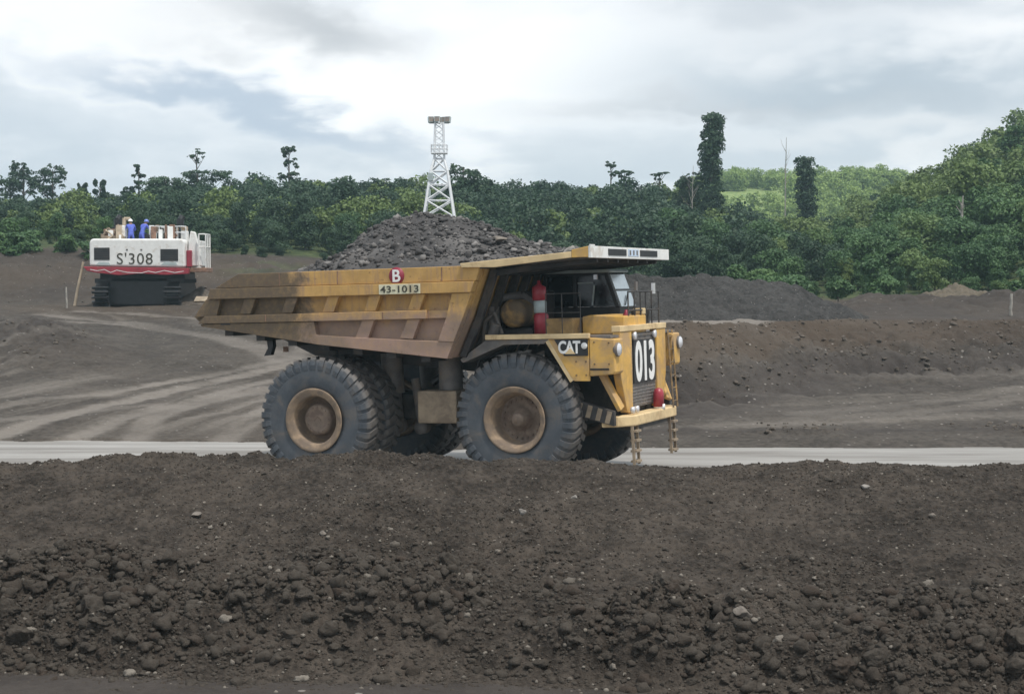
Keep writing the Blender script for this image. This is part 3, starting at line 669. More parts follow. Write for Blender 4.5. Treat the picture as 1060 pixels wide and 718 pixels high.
# small brown heap at the foot of the right hill
X, Y = np.meshgrid(np.arange(-4, 4.01, .1), np.arange(-3, 3.01, .1)); Rr = np.sqrt((X / 2.6) ** 2 + (Y / 2.2) ** 2) + .2 * fbm(X * .5, Y * .5, 2, 153)
Z = 1.15 * np.clip(1 - Rr, -.1, 1) * (1 + .3 * fbm(X * .7, Y * .7, 3, 151)) + (.30 * clodn(X, Y, .8, 152) + .15 * clodn(X, Y, .3, 154)) * (Rr < 1) - .15
hx, hy = (990 - CX) / FPX * 100, 100.0
o = put(bpy.data.objects.new('soil_heap', np_mesh('soil_heap', np.stack([X, Y, Z], -1).reshape(-1, 3), grid_faces(*X.shape), rock_mat('ochre_soil', (.072, .058, .040), (.125, .102, .072)), smooth=True)), None,
        'small tan soil heap at the foot of the wooded hill', 'soil heap')
o.location = (hx, hy, float(ground_h(np.array([hx]), np.array([hy]))[0]) - .1)

# ------------------------------------------------------------------ dump truck. local frame: x forward, y to its left (away from the camera), z up
YAW, NOSE = math.radians(23), math.radians(1.6)
T_LOC, T_ROT = (1.12, 40.72, -.02), (0, -NOSE, -YAW)
truck = empty('dump_truck', T_LOC, 'large dusty ochre mining dump truck loaded with dark rock, standing on the pale haul road', 'dump truck', rot=T_ROT)
R_TYRE = 1.53
def tyre_mesh(seed):
    b = MB(); half = [(.20, .70), (.30, .69), (.385, .76), (.42, .88), (.432, 1.05), (.428, 1.20), (.415, 1.31), (.385, 1.40), (.33, 1.455), (.18, 1.475), (0, 1.478)]
    prof = half + [(-a, r) for a, r in half[-2::-1]]
    b.lathe(prof, 96)
    nl = 38
    lp = [(.015, 1.47), (.33, 1.45), (.385, 1.395), (.418, 1.30), (.428, 1.22)]      # where the lug meets the carcass
    op = [(.015, R_TYRE), (.345, R_TYRE - .012), (.415, 1.455), (.448, 1.33), (.440, 1.23)]
    for sg in (1, -1):
        for k in range(nl):
            t0 = 2 * math.pi * (k + (.5 if sg < 0 else 0)) / nl; w = 2 * math.pi / nl * .33
            vs = []
            for (ai, ri), (ao, ro) in zip(lp, op):
                sk = .10 * (ai / .43)                                              # lugs lean back towards the shoulder
                for dt, (a_, r_) in ((-w, (ai, ri - .03)), (w, (ai, ri - .03)), (w * .86, (ao, ro)), (-w * .86, (ao, ro))):
                    t = t0 + dt + sk; vs.append((r_ * math.cos(t), sg * a_, r_ * math.sin(t)))
            m_ = len(lp); fs = [(3, 2, 1, 0), tuple(4 * (m_ - 1) + i for i in range(4))]
            for i in range(m_ - 1):
                for j in range(4): fs.append((4 * i + j, 4 * i + (j + 1) % 4, 4 * i + 4 + (j + 1) % 4, 4 * i + 4 + j))
            b.add(vs, fs)
    return b
RIMF = [(.20, .69), (.405, .70), (.43, .765), (.445, .775), (.455, .76), (.445, .715), (.40, .665), (.395, .64), (.33, .63), (.31, .60), (.10, .575), (-.02, .53)]
RIMR = [(.20, .69), (.405, .70), (.43, .765), (.445, .775), (.455, .76), (.445, .70), (.39, .62), (.385, .585), (.20, .565), (-.02, .55), (-.05, .50)]
HUBF = [(-.02, .53), (-.04, .50), (-.05, .30), (-.01, .27), (.10, .21), (.13, .175), (.24, .155), (.265, .13), (.265, .06), (.285, .05), (.285, .001)]
HUBR = [(-.05, .50), (-.04, .42), (-.02, .385), (.20, .37), (.245, .34), (.255, .28), (.25, .27), (.25, .001)]
def make_wheel(kind, x, y, rz, cache={}):
    if kind not in cache:
        ty = tyre_mesh(0).build('tyre', M['tyre']); 
        rm = MB().lathe(RIMR if kind == 'rear' else RIMF, 56)
        rm.lathe([(-.40, .69), (-.44, .775), (-.40, .62), (-.1, .55)], 56)
        rm = rm.build('rim', M['rim'])
        h = MB().lathe(HUBR if kind == 'rear' else HUBF, 48)
        if kind == 'rear':
            for k in range(16):
                t = math.pi * 2 * k / 16; h.tube((.30 * math.cos(t), .25, .30 * math.sin(t)), (.30 * math.cos(t), .275, .30 * math.sin(t)), .022, 6)
            h.bar((-.09, .255, -.02), (.02, .255, .07), .03, .03); h.bar((.02, .255, .07), (.11, .255, -.03), .03, .03)
        else:
            for k in range(20):
                t = math.pi * 2 * k / 20; h.tube((.45 * math.cos(t), -.05, .45 * math.sin(t)), (.45 * math.cos(t), .0, .47 * math.sin(t)), .022, 6)
        h = h.build('wheel', M['hub'])
        ty.parent = h; rm.parent = h; cache[kind] = (h, ty, rm); o = h
    else:
        h0, t0, r0 = cache[kind]; o = h0.copy(); COL.objects.link(o)
        for q in (t0, r0): c_ = q.copy(); COL.objects.link(c_); c_.parent = o
    o.parent = truck; o.location = (x, y, R_TYRE); o.rotation_euler = (0, 0, rz)
    for k_, ch in enumerate(o.children): ch.rotation_euler = (0, 0, 0)
    return o
WX = -5.03
make_wheel('front', 0, -2.2, math.pi); make_wheel('front', 0, 2.2, 0)
for y in (-2.68, 2.68): make_wheel('rear', WX, y, math.pi if y < 0 else 0)
for y in (-1.74, 1.74): make_wheel('rear', WX, y, math.pi if y < 0 else 0)

# chassis
b = MB()
for y in (-.62, .62): b.prism([(-6.4, 1.75), (-3.2, 1.35), (2.2, 1.30), (2.2, 1.75), (-3.2, 1.95), (-6.4, 2.15)], y - .14, y + .14)
for x in (-6.2, -3.4, -1.6, .2, 2.0): b.box(x - .14, x + .14, -.5, .5, 1.35, 1.85)
b.build('frame', M['dark'], truck, .015)
MB().lathe([(-1.35, .001), (-1.35, .42), (-.75, .50), (-.45, .72), (.45, .72), (.75, .50), (1.35, .42), (1.35, .001)], 32, c=(WX, 0, R_TYRE)).build('axle_housing', M['dark'], truck)
b = MB(); b.tube((0, -1.95, 1.53), (0, 1.95, 1.53), .20, 16); b.box(-.25, .25, -1.5, 1.5, 1.15, 1.45); b.build('front_axle', M['dark'], truck, .02)
b = MB(); b.box(.1, 2.15, -.95, .95, 1.45, 3.35); b.box(-.9, .1, -.55, .55, 1.3, 2.4); b.box(-3.0, -.9, -.25, .25, 1.35, 1.7); b.build('engine', M['dark'], truck, .04)
for y in (-1.35, 1.35):
    b = MB(); b.tube((-.05, y, 1.5), (-.2, y, 2.2), .19, 18); b.tube((-.2, y, 2.2), (-.32, y, 2.85), .25, 18); b.build('suspension_strut', M['greysteel'], truck)
for y in (-1.05, 1.05):
    b = MB(); b.tube((-3.95, y, 3.05), (-3.9, y, 2.05), .27, 20); b.tube((-3.9, y, 2.05), (-3.86, y, 1.35), .19, 18); b.lathe([(y - .2, .001), (y - .2, .2), (y + .2, .2), (y + .2, .001)], 18, c=(-3.85, 0, 1.25)); b.build('hoist_cylinder', M['greysteel'], truck)
    b = MB(); b.tube((-3.35, y - .1 * np.sign(y), 2.4), (-3.15, y, 1.25), .115, 14); b.lathe([(y - .15, .001), (y - .15, .16), (y + .15, .16), (y + .15, .001)], 16, c=(-3.14, 0, 1.2)); b.build('rear_strut', M['greysteel'], truck)
b = MB(); b.box(-2.82, -1.78, -1.95, -1.2, 1.38, 2.16); b.build('fuel_tank', M['tan'], truck, .03)
tk = truck.children[-1]
for z in (1.62, 1.93): MB().box(-2.52, -2.36, -1.975, -1.952, z - .07, z + .07).build('vent_cap', M['rust'], tk, .008)
MB().box(-2.06, -1.88, -1.975, -1.952, 1.72, 1.98).build('vent_cap', M['greysteel'], tk, .008)
b = MB(); b.tube((-2.12, -1.5, 2.17), (-2.12, -1.5, 3.0), .29, 22); b.build('air_tank', M['greysteel'], truck)
b = MB(); b.tube((-2.75, -1.25, 2.3), (-2.0, -.9, 2.9), .10, 12); b.tube((-1.5, -1.3, 1.7), (-1.1, -1.25, 2.7), .09, 12); b.path([(-1.5, -1.6, 2.2), (-1.3, -1.6, 2.9), (-.7, -1.4, 3.1)], .05); b.build('hose', M['black'], truck)

# body (tray)
S = [(-8.47, 4.04), (-8.2, 3.83), (-4.9, 3.34), (-1.47, 2.97), (-1.02, 3.91), (-.76, 4.58), (-.57, 5.09), (-7.07, 5.09), (-7.80, 4.75)]
b = MB()
for sg in (-1, 1): b.prism(S, sg * 2.86, sg * 2.78)
b.prism([(-8.45, 4.02), (-8.2, 3.84), (-4.9, 3.36), (-1.47, 2.99), (-1.44, 3.08), (-4.9, 3.46), (-8.3, 4.02)], -2.78, 2.78)
b.prism([(-1.47, 2.99), (-1.02, 3.91), (-.76, 4.58), (-.56, 5.08), (-.66, 5.08), (-.86, 4.60), (-1.12, 3.93), (-1.55, 3.05)], -2.78, 2.78)
body = b.build('dump_body', M['yellow'], truck)
def side(sg, detail):
    def yy(a): return sorted((sg * 2.86, sg * (2.86 + a)))
    def P(poly, a, name, m, bev=.012): return MB().prism(poly, *yy(a)).build(name, m, body, bev)
    P([(-7.07, 5.10), (-.565, 5.115), (-.69, 4.765), (-7.76, 4.765)], .20, 'top_rail', M['yellow'])
    P([(-7.85, 4.755), (-.70, 4.755), (-.81, 4.50), (-7.95, 4.50)], .26, 'ledge_rail', M['yellow'])
    P([(-8.05, 4.085), (-1.96, 4.115), (-1.96, 3.915), (-8.25, 3.90)], .24, 'middle_rail', M['yellow'])
    lo = lambda x: np.interp(x, [-8.2, -4.9, -1.47], [3.83, 3.34, 2.97])
    P([(-8.19, 3.835), (-4.9, 3.345), (-1.475, 2.975), (-1.30, 3.36), (-3.8, 3.50), (-4.93, 3.58), (-4.99, 3.90), (-8.2, 3.89)], .19, 'lower_rail', M['yellow'])
    P([(-1.98, 4.10), (-1.13, 4.10), (-1.20, 3.92), (-1.98, 3.92)], .17, 'corner_plate', M['yellow'])
    P([(-1.30, 4.495), (-.81, 4.495), (-1.04, 3.92), (-1.30, 3.36), (-1.70, 3.385), (-1.47, 3.92)], .21, 'corner_post', M['yellow'])
    P([(-8.42, 4.06), (-8.05, 4.50), (-7.62, 4.50), (-7.75, 4.09)], .15, 'tail_post', M['yellow'])
    for x in (-6.80, -5.62, -4.48, -3.36, -2.20):
        P([(x + .19, 4.495), (x - .12, 4.495), (x - .28, 4.115), (x + .03, 4.115)], .17, 'rib', M['yellow'])
    for x in (-3.62, -2.42):
        P([(x + .26, 3.91), (x - .06, 3.91), (x - .28, 3.47), (x + .06, 3.44)], .175, 'rib', M['yellow'])
    return
side(-1, True); side(1, False)
for x in (-5.9, -4.3, -1.55):
    MB().box(x - .012, x + .012, -3.068, -3.055, 4.775, 5.095).build('weld_seam', M['rust'], body)
for x in (-6.3, -3.1, -1.9): MB().box(x - .012, x + .012, -3.108, -3.0985, 3.925, 4.095).build('weld_seam', M['rust'], body)
# floor beams and front wall ribs
b = MB()
for x in (-7.6, -6.7, -5.8, -4.9, -4.0, -3.1, -2.2):
    z = float(np.interp(x, [-8.2, -4.9, -1.47], [3.83, 3.34, 2.97])); b.box(x - .12, x + .12, -2.7, 2.7, z - .16, z - .005)
for y in (-.75, .75): b.prism([(-7.4, 3.55), (-1.5, 2.82), (-1.5, 2.55), (-6.2, 3.0)], y - .15, y + .15)
b.build('floor_beam', M['dark'], body)
for y in (-2.45, -1.75, -1.05, -.35, .35, 1.05, 1.75, 2.45):
    MB().prism([(-1.40, 3.0), (-.97, 3.91), (-.71, 4.58), (-.54, 5.02), (-.38, 5.02), (-.55, 4.55), (-.82, 3.85), (-1.24, 2.98)], y - .09, y + .09).build('wall_rib', M['dark'], body, .01)
MB().prism([(-6.78, 3.56), (-6.60, 3.53), (-6.58, 3.30), (-6.66, 3.08), (-6.86, 3.06), (-6.74, 3.25)], -2.32, -2.16).build('rock_ejector', M['black'], truck, .01)
b = MB(); b.box(-7.60, -7.34, -3.055, -3.0, 3.86, 4.0); b.build('notch_block', M['black'], body)
MB().bar((-5.5, -1.2, 3.28), (-5.4, -1.2, 2.95), .09, .09).build('pivot_bracket', M['dark'], body)
# canopy
b = MB(); YN, YF = -3.13, 2.60
b.prism([(-.57, 5.035), (2.1, 5.20), (2.1, 5.30), (-.57, 5.12)], YN + .05, YF - .05)
canopy = b.build('canopy', M['dark'], truck)
for y0, y1 in ((YN, YN + .12), (YF - .12, YF)):
    MB().prism([(-1.05, 5.17), (-1.02, 5.075), (-.19, 5.055), (1.70, 5.215), (1.70, 5.35)], y0, y1).build('canopy_edge', M['ledge'], canopy, .012)
    MB().prism([(1.705, 5.215), (2.10, 5.215), (2.10, 5.46), (1.705, 5.39)], y0, y1).build('edge_cap', M['yellow_cab'], canopy, .012)
for y in np.linspace(-2.4, 1.9, 7): MB().prism([(-.45, 5.03), (2.05, 5.19), (2.05, 5.11), (.6, 4.99), (-.5, 4.86)], y - .05, y + .05).build('canopy_rib', M['dark'], canopy)
fb = MB().box(2.105, 2.165, YN, YF, 5.20, 5.465).build('front_board', M['white'], canopy, .008)
for y0, y1 in ((-1.98, -.72), (.30, 1.62)): MB().box(2.166, 2.178, y0, y1, 5.265, 5.415).build('board_panel', M['black'], fb)
MB().box(2.166, 2.176, -.58, .18, 5.265, 5.425).build('board_panel', M['bluewhite'], fb)
b = MB()
for k, y in enumerate((-.45, -.2, .05)): MB().box(2.177, 2.182, y - .05, y + .05, 5.29, 5.40).build('board_mark', M['greysteel'], fb)
MB().box(2.13, 2.165, YN, -2.85, 5.468, 5.50).build('edge_lip', M['white'], fb)

# marks on the body
fy = -3.06
b = MB(); b.lathe([(0, .001), (0, .20), (.008, .20), (.008, .001)], 32, sgn=-1, c=(-2.72, fy - .003, 4.935)); rd = b.build('roundel', M['maroon'], body)
text('B', .29, lambda u, v, w: (-2.72 + u, fy - .0165 - w, 4.935 + v), M['lettering'], rd, bold=.02)
pl = MB().box(-3.16, -2.08, -3.1425, -3.1225, 4.505, 4.735).build('number_plate', M['platecream'], body, .004)
text('43-1013', .165, lambda u, v, w: (-2.62 + u, -3.1475 - w, 4.62 + v), M['ink'], pl, bold=.015, sxr=1.30, space=1.05)

# deck, fenders, front box
b = MB(); b.box(-.72, 2.33, -2.42, 2.42, 3.38, 3.44); deck = b.build('deck', M['greysteel'], truck)
for sg in (-1, 1):
    y0, y1 = sorted((sg * 2.52, sg * 2.40))
    MB().box(-.74, 1.84, y0, y1, 3.385, 3.50).build('deck_edge', M['ledge'], deck, .012)
    MB().prism([(-.74, 3.38), (.85, 3.38), (.70, 3.27), (-.3, 3.26), (-1.35, 2.85), (-1.42, 2.93)], sorted((sg * 2.46, sg * 1.85))[0], sorted((sg * 2.46, sg * 1.85))[1]).build('mudguard', M['greysteel'], truck, .01)
    fe = MB().prism([(.82, 3.378), (1.39, 2.47), (1.45, 2.41), (1.815, 2.41), (1.815, 3.378)], sorted((sg * 2.46, sg * 2.38))[0], sorted((sg * 2.46, sg * 2.38))[1]).build('fender', M['yellow_cab'], truck, .012)
    MB().bar((.80, sg * 2.44, 3.37), (1.40, sg * 2.44, 2.42), .14, .03, up=(0, 1, 0)).build('fender_lip', M['ledge'], fe)
    bx = MB().prism([(1.825, 3.40), (2.44, 3.36), (2.44, 2.62), (2.40, 2.56), (1.825, 2.52)], sorted((sg * 2.47, sg * 1.86))[0], sorted((sg * 2.47, sg * 1.86))[1]).build('lamp_box', M['yellow_cab'], truck, .03)
    b = MB(); b.box(1.84, 2.30, *sorted((sg * 2.472, sg * 2.49)), 2.66, 2.70); b.build('box_slot', M['black'], bx)
    b = MB(); b.lathe([(2.40, .001), (2.40, .15), (2.49, .165), (2.50, .15)], 24, axis='x', c=(0, sg * 2.33, 3.12)); hl = b.build('headlight', M['greysteel'], truck)
    MB().lathe([(2.495, .15), (2.53, .12), (2.55, .06), (2.553, .001)], 24, axis='x', c=(0, sg * 2.33, 3.12)).build('lens', M['lens'], hl)
    MB().bar((1.95, sg * 1.98, 2.56), (2.32, sg * 1.78, 1.72), .10, .34, up=(0, 1, 0)).build('front_brace', M['yellow_cab'], truck, .015)
    st = MB(); st.prism([(1.30, 1.98), (2.28, 1.70), (2.28, 1.36), (1.30, 1.60)], *sorted((sg * 2.02, sg * 2.16))); st = st.build('side_step', M['dark'], truck, .01)
    for x in (1.42, 1.66, 1.90, 2.13):
        z = 1.98 - (x - 1.3) * .286
        MB().prism([(x, z - .03), (x + .11, z - .06), (x + .03, z - .33), (x - .08, z - .31)], *sorted((sg * 2.162, sg * 2.175))).build('step_stripe', M['tan'], st)
for x, z in ((1.50, 2.55), (1.74, 2.55), (1.74, 2.86), (1.50, 2.86), (1.95, 3.30), (2.30, 3.28), (1.95, 2.80), (2.30, 2.80)):
    yb_ = -2.462 if x < 1.82 else -2.472
    MB().lathe([(0, .001), (0, .022), (.012, .020), (.014, .001)], 8, sgn=-1, c=(x, yb_, z)).build('bolt', M['faded'], truck)
lp = MB().prism([(.98, 3.37), (1.80, 3.37), (1.80, 2.99), (1.215, 2.99)], -2.468, -2.482).build('logo_panel', M['black'], truck)
text('CAT', .30, lambda u, v, w: (1.35 + u, -2.4875 - w, 3.19 + v), M['lettering'], lp, bold=.035, sxr=.74, space=.9)
MB().prism([(1.24, 3.035), (1.50, 3.035), (1.37, 3.17)], -2.490, -2.4965).build('logo_triangle', M['ledge'], lp)
b = MB(); b.lathe([(0, .001), (0, .075), (.007, .075), (.007, .001)], 20, sgn=-1, c=(1.715, -2.484, 3.22)); b.build('logo_disc', M['lettering'], lp)
MB().prism([(.78, 3.24), (.90, 3.24), (.84, 3.31)], -2.41, -2.425).build('white_mark', M['lettering'], truck)

# radiator grille and number board
gr = MB().box(2.22, 2.30, -1.02, .84, 1.70, 3.44).build('grille', M['radiator'], truck)
for k in range(22):
    MB().box(2.301, 2.315, -1.0, .82, 1.74 + k * .077, 1.765 + k * .077).build('grille_slat', M['greysteel'], gr) if k % 1 == 0 else None
for y0, y1, nm in ((-1.86, -1.03, 'grille_post'), (.85, 1.55, 'grille_post')):
    MB().prism([(y0, 3.50), (y1, 3.50), (y1, 1.62), (y1 - .10 if y0 < 0 else y1 - .2, 1.58), (y0 + .42 if y0 < 0 else y0 + .02, 1.62), (y0, 2.5)] if y0 < 0 else [(y0, 3.50), (y1, 3.50), (y1, 2.5), (y1 - .3, 1.62), (y0, 1.62)], 2.18, 2.36, ax='x').build(nm, M['yellow_cab'], truck, .015)
MB().box(2.16, 2.38, -1.88, 1.57, 3.505, 3.64).build('grille_beam', M['ledge'], truck, .012)
nb = MB().box(2.318, 2.345, -.86, .76, 2.26, 3.28).build('number_board', M['black'], truck, .006)
text('013', .98, lambda u, v, w: (2.350 + w, -.05 + u, 2.77 + v), M['lettering'], nb, bold=.03, sxr=.78, space=.98)
for y in (-.84, .66):
    o = MB().lathe([(2.32, .001), (2.32, .08), (2.40, .095), (2.41, .07), (2.412, .001)], 18, axis='x', c=(0, y, 3.385)).build('work_lamp', M['lens'], truck)
MB().lathe([(1.62, .001), (1.62, .13), (1.95, .13), (2.05, .09), (2.08, .001)], 20, axis='z', c=(2.47, .55, 0)).build('warning_lamp', M['red'], truck)
MB().lathe([(1.60, .001), (1.60, .14), (1.72, .14), (1.72, .001)], 20, axis='z', c=(2.475, .58, -.04)).build('lamp_base', M['lettering'], truck)
for y in (-1.45, -1.15): MB().lathe([(2.45, .001), (2.45, .075), (2.53, .085), (2.535, .001)], 16, axis='x', c=(0, y, 1.68)).build('bumper_lamp', M['lens'], truck)
bp = MB().prism([(1.95, -2.12), (2.30, -1.98), (2.60, -1.55), (2.60, 1.55), (2.30, 1.98), (1.95, 2.12), (1.95, 1.9), (2.22, 1.7), (2.22, -1.7), (1.95, -1.9)], 1.32, 1.57, ax='z').build('bumper', M['ledge'], truck, .03)
MB().box(2.05, 2.5, -1.5, 1.5, 1.22, 1.315).build('bumper_skid', M['dark'], truck)
for y0 in (-1.62, 1.22):
    b = MB()
    for y in (y0, y0 + .34): b.bar((2.52, y, 1.32), (2.56, y, .42), .05, .06)
    for z in (.50, .74, .98, 1.2): b.bar((2.55, y0, z), (2.55, y0 + .34, z), .16, .05)
    b.build('ladder', M['tan'], truck)
b = MB()
for y in (1.62, 1.95): b.bar((2.40, y, 3.45), (2.62, y - .35, 1.55), .035, .035)
for k in range(6):
    t = (k + .5) / 6; b.bar((2.40 + .22 * t, 1.62 - .35 * t, 3.45 - 1.9 * t), (2.40 + .22 * t, 1.95 - .35 * t, 3.45 - 1.9 * t), .04, .02)
b.build('ladder', M['faded'], truck)

# on deck: hood, cab, tanks, rails
MB().prism([(1.25, 3.445), (2.30, 3.445), (2.30, 3.86), (1.45, 3.90), (1.25, 3.86)], -1.35, .25).build('hood', M['yellow_cab'], truck, .03)
MB().box(.38, 1.22, -1.9, -1.2, 3.445, 3.84).build('tool_box', plain('faded_ochre', (.36, .22, .08), .6, dirt=MUD), truck, .02)
MB().box(2.05, 2.3, .0, .24, 3.87, 4.02).build('hood_step', M['ledge'], truck, .02)
CY0, CY1 = .3, 1.55
b = MB(); b.prism([(-.35, 3.445), (1.62, 3.445), (1.62, 4.06), (-.35, 4.06)], CY0, CY1)
for x, xt in ((-.32, -.32), (.45, .45), (1.55, 1.27)):
    for y in (CY0 + .05, CY1 - .05): b.bar((x, y, 4.06), (xt, y, 4.90), .10, .09, up=(0, 1, 0))
for y in (CY0 + .05, CY1 - .05): b.bar((-.35, y, 4.87), (1.30, y, 4.87), .09, .07)
cab_o = b.build('cab', M['black'], truck, .01)
MB().prism([(-.42, 4.905), (1.38, 4.905), (1.42, 4.93), (1.36, 4.985), (-.38, 4.985)], CY0 - .06, CY1 + .06).build('cab_roof', M['cyl'], cab_o, .012)
MB().add([(1.60, CY0 + .10, 4.07), (1.60, CY1 - .10, 4.07), (1.315, CY1 - .10, 4.86), (1.315, CY0 + .10, 4.86), (1.63, CY0 + .10, 4.07), (1.63, CY1 - .10, 4.07), (1.345, CY1 - .10, 4.86), (1.345, CY0 + .10, 4.86)],
         [(0, 1, 2, 3), (7, 6, 5, 4), (0, 4, 5, 1), (1, 5, 6, 2), (2, 6, 7, 3), (3, 7, 4, 0)]) if False else None
b = MB(); b.prism([(1.60, 4.07), (1.635, 4.07), (1.35, 4.86), (1.315, 4.86)], CY0 + .10, CY1 - .10); ws = b.build('windscreen', M['windscreen'], cab_o)
MB().prism([(1.497, 4.455), (1.512, 4.455), (1.497, 4.50), (1.482, 4.50)], CY0 + .10, CY1 - .10).build('screen_bar', M['black'], ws)
MB().bar((1.645, CY0 + .35, 4.10), (1.56, CY0 + .75, 4.35), .02, .02).build('wiper', M['black'], ws)
for y in (CY0 + .045, CY1 - .065):
    b = MB(); b.prism([(-.25, 4.08), (.38, 4.08), (.38, 4.84), (-.25, 4.84)], y, y + .02); b.prism([(.52, 4.08), (1.48, 4.08), (1.22, 4.84), (.52, 4.84)], y, y + .02); b.build('side_window', M['glass'], cab_o)
MB().box(-.34, -.32, CY0 + .1, CY1 - .1, 4.08, 4.84).build('rear_window', M['glass'], cab_o)
b = MB(); b.bar((.55, CY0 - .03, 4.66), (.95, CY0 - .03, 4.66), .03, .03); b.bar((.98, CY0 - .03, 4.60), (.92, CY0 - .03, 4.12), .03, .03); b.build('door_handle', M['cyl'], cab_o)
b = MB(); b.box(1.0, 1.08, CY0 - .12, CY0 - .02, 4.74, 4.86); b.build('cab_lamp', M['lens'], cab_o)
b = MB()
for x, y in ((.40, -1.85), (.70, -2.0)): pass
MB().lathe([(3.445, .001), (3.445, .175), (3.92, .175), (3.98, .12)], 20, axis='z', c=(.40, -1.80, 0)).build('extinguisher', M['red'], truck); b.lathe([(4.27, .12), (4.29, .165), (4.58, .165), (4.62, .10), (4.66, .04), (4.74, .035), (4.74, .001)], 20, axis='z', c=(.36, -1.80, 0)); eb = b.build('extinguisher', M['red'], truck)
MB().lathe([(3.97, .10), (3.99, .15), (4.25, .15), (4.28, .10)], 20, axis='z', c=(.38, -1.80, 0)).build('bottle_band', M['cyl'], eb)
b = MB(); b.lathe([(3.45, .001), (3.45, .095), (3.86, .095), (3.94, .04), (4.0, .03), (4.0, .001)], 16, axis='z', c=(2.15, -.78, 0)); b.build('extinguisher', M['maroon'], truck)
b = MB(); b.lathe([(-1.95, .001), (-1.95, .25), (-1.88, .33), (-1.1, .33), (-1.0, .2), (-1.0, .001)], 28, c=(-.28, 0, 3.98)); b.build('air_cleaner', M['faded'], truck)
b = MB(); b.box(-1.0, .1, -1.6, 1.4, 3.44, 3.62); b.box(-.85, -.1, -.9, 1.3, 3.62, 4.5); b.build('hydraulic_tank', M['dark'], truck, .03)
b = MB(); b.tube((-.85, -1.7, 3.45), (-.85, -1.7, 4.15), .16, 16); b.path([(-.85, -1.7, 4.1), (-.75, -1.5, 4.35), (-.3, -1.3, 4.4), (.1, -1.2, 4.1)], .10, 10); b.path([(-1.05, -1.9, 3.3), (-1.0, -1.9, 3.8), (-.75, -1.9, 4.0), (-.55, -1.95, 3.5)], .055, 8); b.tube((-.75, -2.1, 3.45), (-.62, -2.1, 3.75), .12, 12); b.build('exhaust', M['greysteel'], truck)
b = MB()
for x in (.75, 1.15, 1.6): b.tube((x, -2.38, 3.49), (x, -2.38, 4.42), .012, 6)
for z in (3.98, 4.42): b.tube((.75, -2.38, z), (1.6, -2.38, z), .012, 6)
b.build('handrail', M['dark'], truck)
b = MB()
for y in (-1.0, -.55, -.1, .3, .75, 1.3): b.tube((2.28, y, 3.64), (2.28, y, 4.42), .02, 6)
for z in (3.98, 4.42): b.tube((2.28, -1.0, z), (2.28, 1.3, z), .02, 6)
for y in (-.42, -.35, .28, .68): b.tube((2.2, y, 3.645), (2.2, y, 4.0), .045, 8)
b.build('handrail', M['dark'], truck)
b = MB(); b.bar((2.26, .84, 4.42), (2.30, .84, 4.62), .02, .02); mi = b.build('mirror', M['dark'], truck); MB().box(2.28, 2.33, .76, .92, 4.36, 4.62).build('mirror_glass', M['lens'], mi)
b = MB(); b.bar((2.26, -.4, 4.42), (2.28, -.4, 4.6), .02, .02); mi = b.build('mirror', M['dark'], truck); MB().box(2.26, 2.30, -.47, -.33, 4.45, 4.66).build('mirror_glass', M['greysteel'], mi)

# the load: heap of blasted rock lying in the tray and over the canopy root
X, Y = np.meshgrid(np.arange(-7.3, 1.31, .045), np.arange(-2.77, 2.775, .045))
crest = np.interp(X, [-7.3, -6.75, -6.05, -5.25, -4.4, -3.75, -2.8, -1.9, -1.1, -.3, .5, 1.3], [4.4, 4.72, 5.28, 5.86, 6.36, 6.46, 6.28, 6.08, 5.80, 5.48, 5.34, 5.2])
rim_z = np.interp(X, [-7.3, -6.6, -.6, 1.3], [4.55, 4.95, 5.06, 5.2]); wv = np.abs(Y - .25 * fbm(X * .8, X * 0, 3, 201)) / np.interp(X, [-.6, .2, 1.3], [2.72, 2.35, 1.7])
Z = rim_z + (crest - rim_z) * np.clip(1 - wv ** 1.35, -.25, 1) + np.clip(1.05 - wv, 0, .3) / .3 * (.10 * (clodn(X, Y, .55, 203) - .4) + .08 * (clodn(X, Y, .2, 204) - .3) + .14 * fbm(X, Y, 4, 205))
V = np.stack([X, Y, Z], -1).reshape(-1, 3); F = grid_faces(*X.shape)
nr = 5200; lx = rng.uniform(-6.35, .9, nr); ly = rng.uniform(-2.5, 2.4, nr)
ci = np.clip(((lx + 7.3) / .045).astype(int), 0, X.shape[1] - 1); ri = np.clip(((ly + 2.77) / .045).astype(int), 0, X.shape[0] - 1)
rs = np.minimum(.019 * (1 - rng.random(nr)) ** -.5, .105); lz = Z[ri, ci] + rs * .3
ok = lz > 5.0
load = bpy.data.objects.new('rock_load', np_mesh('rock_load', V, F, M['ore'], attrs={'tint': ('FACE', np.clip(fbm(X[:-1, :-1], Y[:-1, :-1], 3, 207) * .6, 0, 1).ravel())}))
put(load, None, 'dark grey heap of blasted rock piled high in the dump truck tray', 'rock load', kind='stuff'); load.location = T_LOC; load.rotation_euler = T_ROT
o = scatter('load_rocks', np.stack([lx, ly, lz], -1)[ok], rs[ok], M['ore'], TA, tint=rng.random(nr)[ok] ** 4, kind='stuff', label='loose stones strewn over the heap in the truck tray', cat='stones')
o.location = T_LOC; o.rotation_euler = T_ROT
TM = Matrix.LocRotScale(Vector(T_LOC), bpy.data.objects['dump_truck'].rotation_euler.to_quaternion(), None)
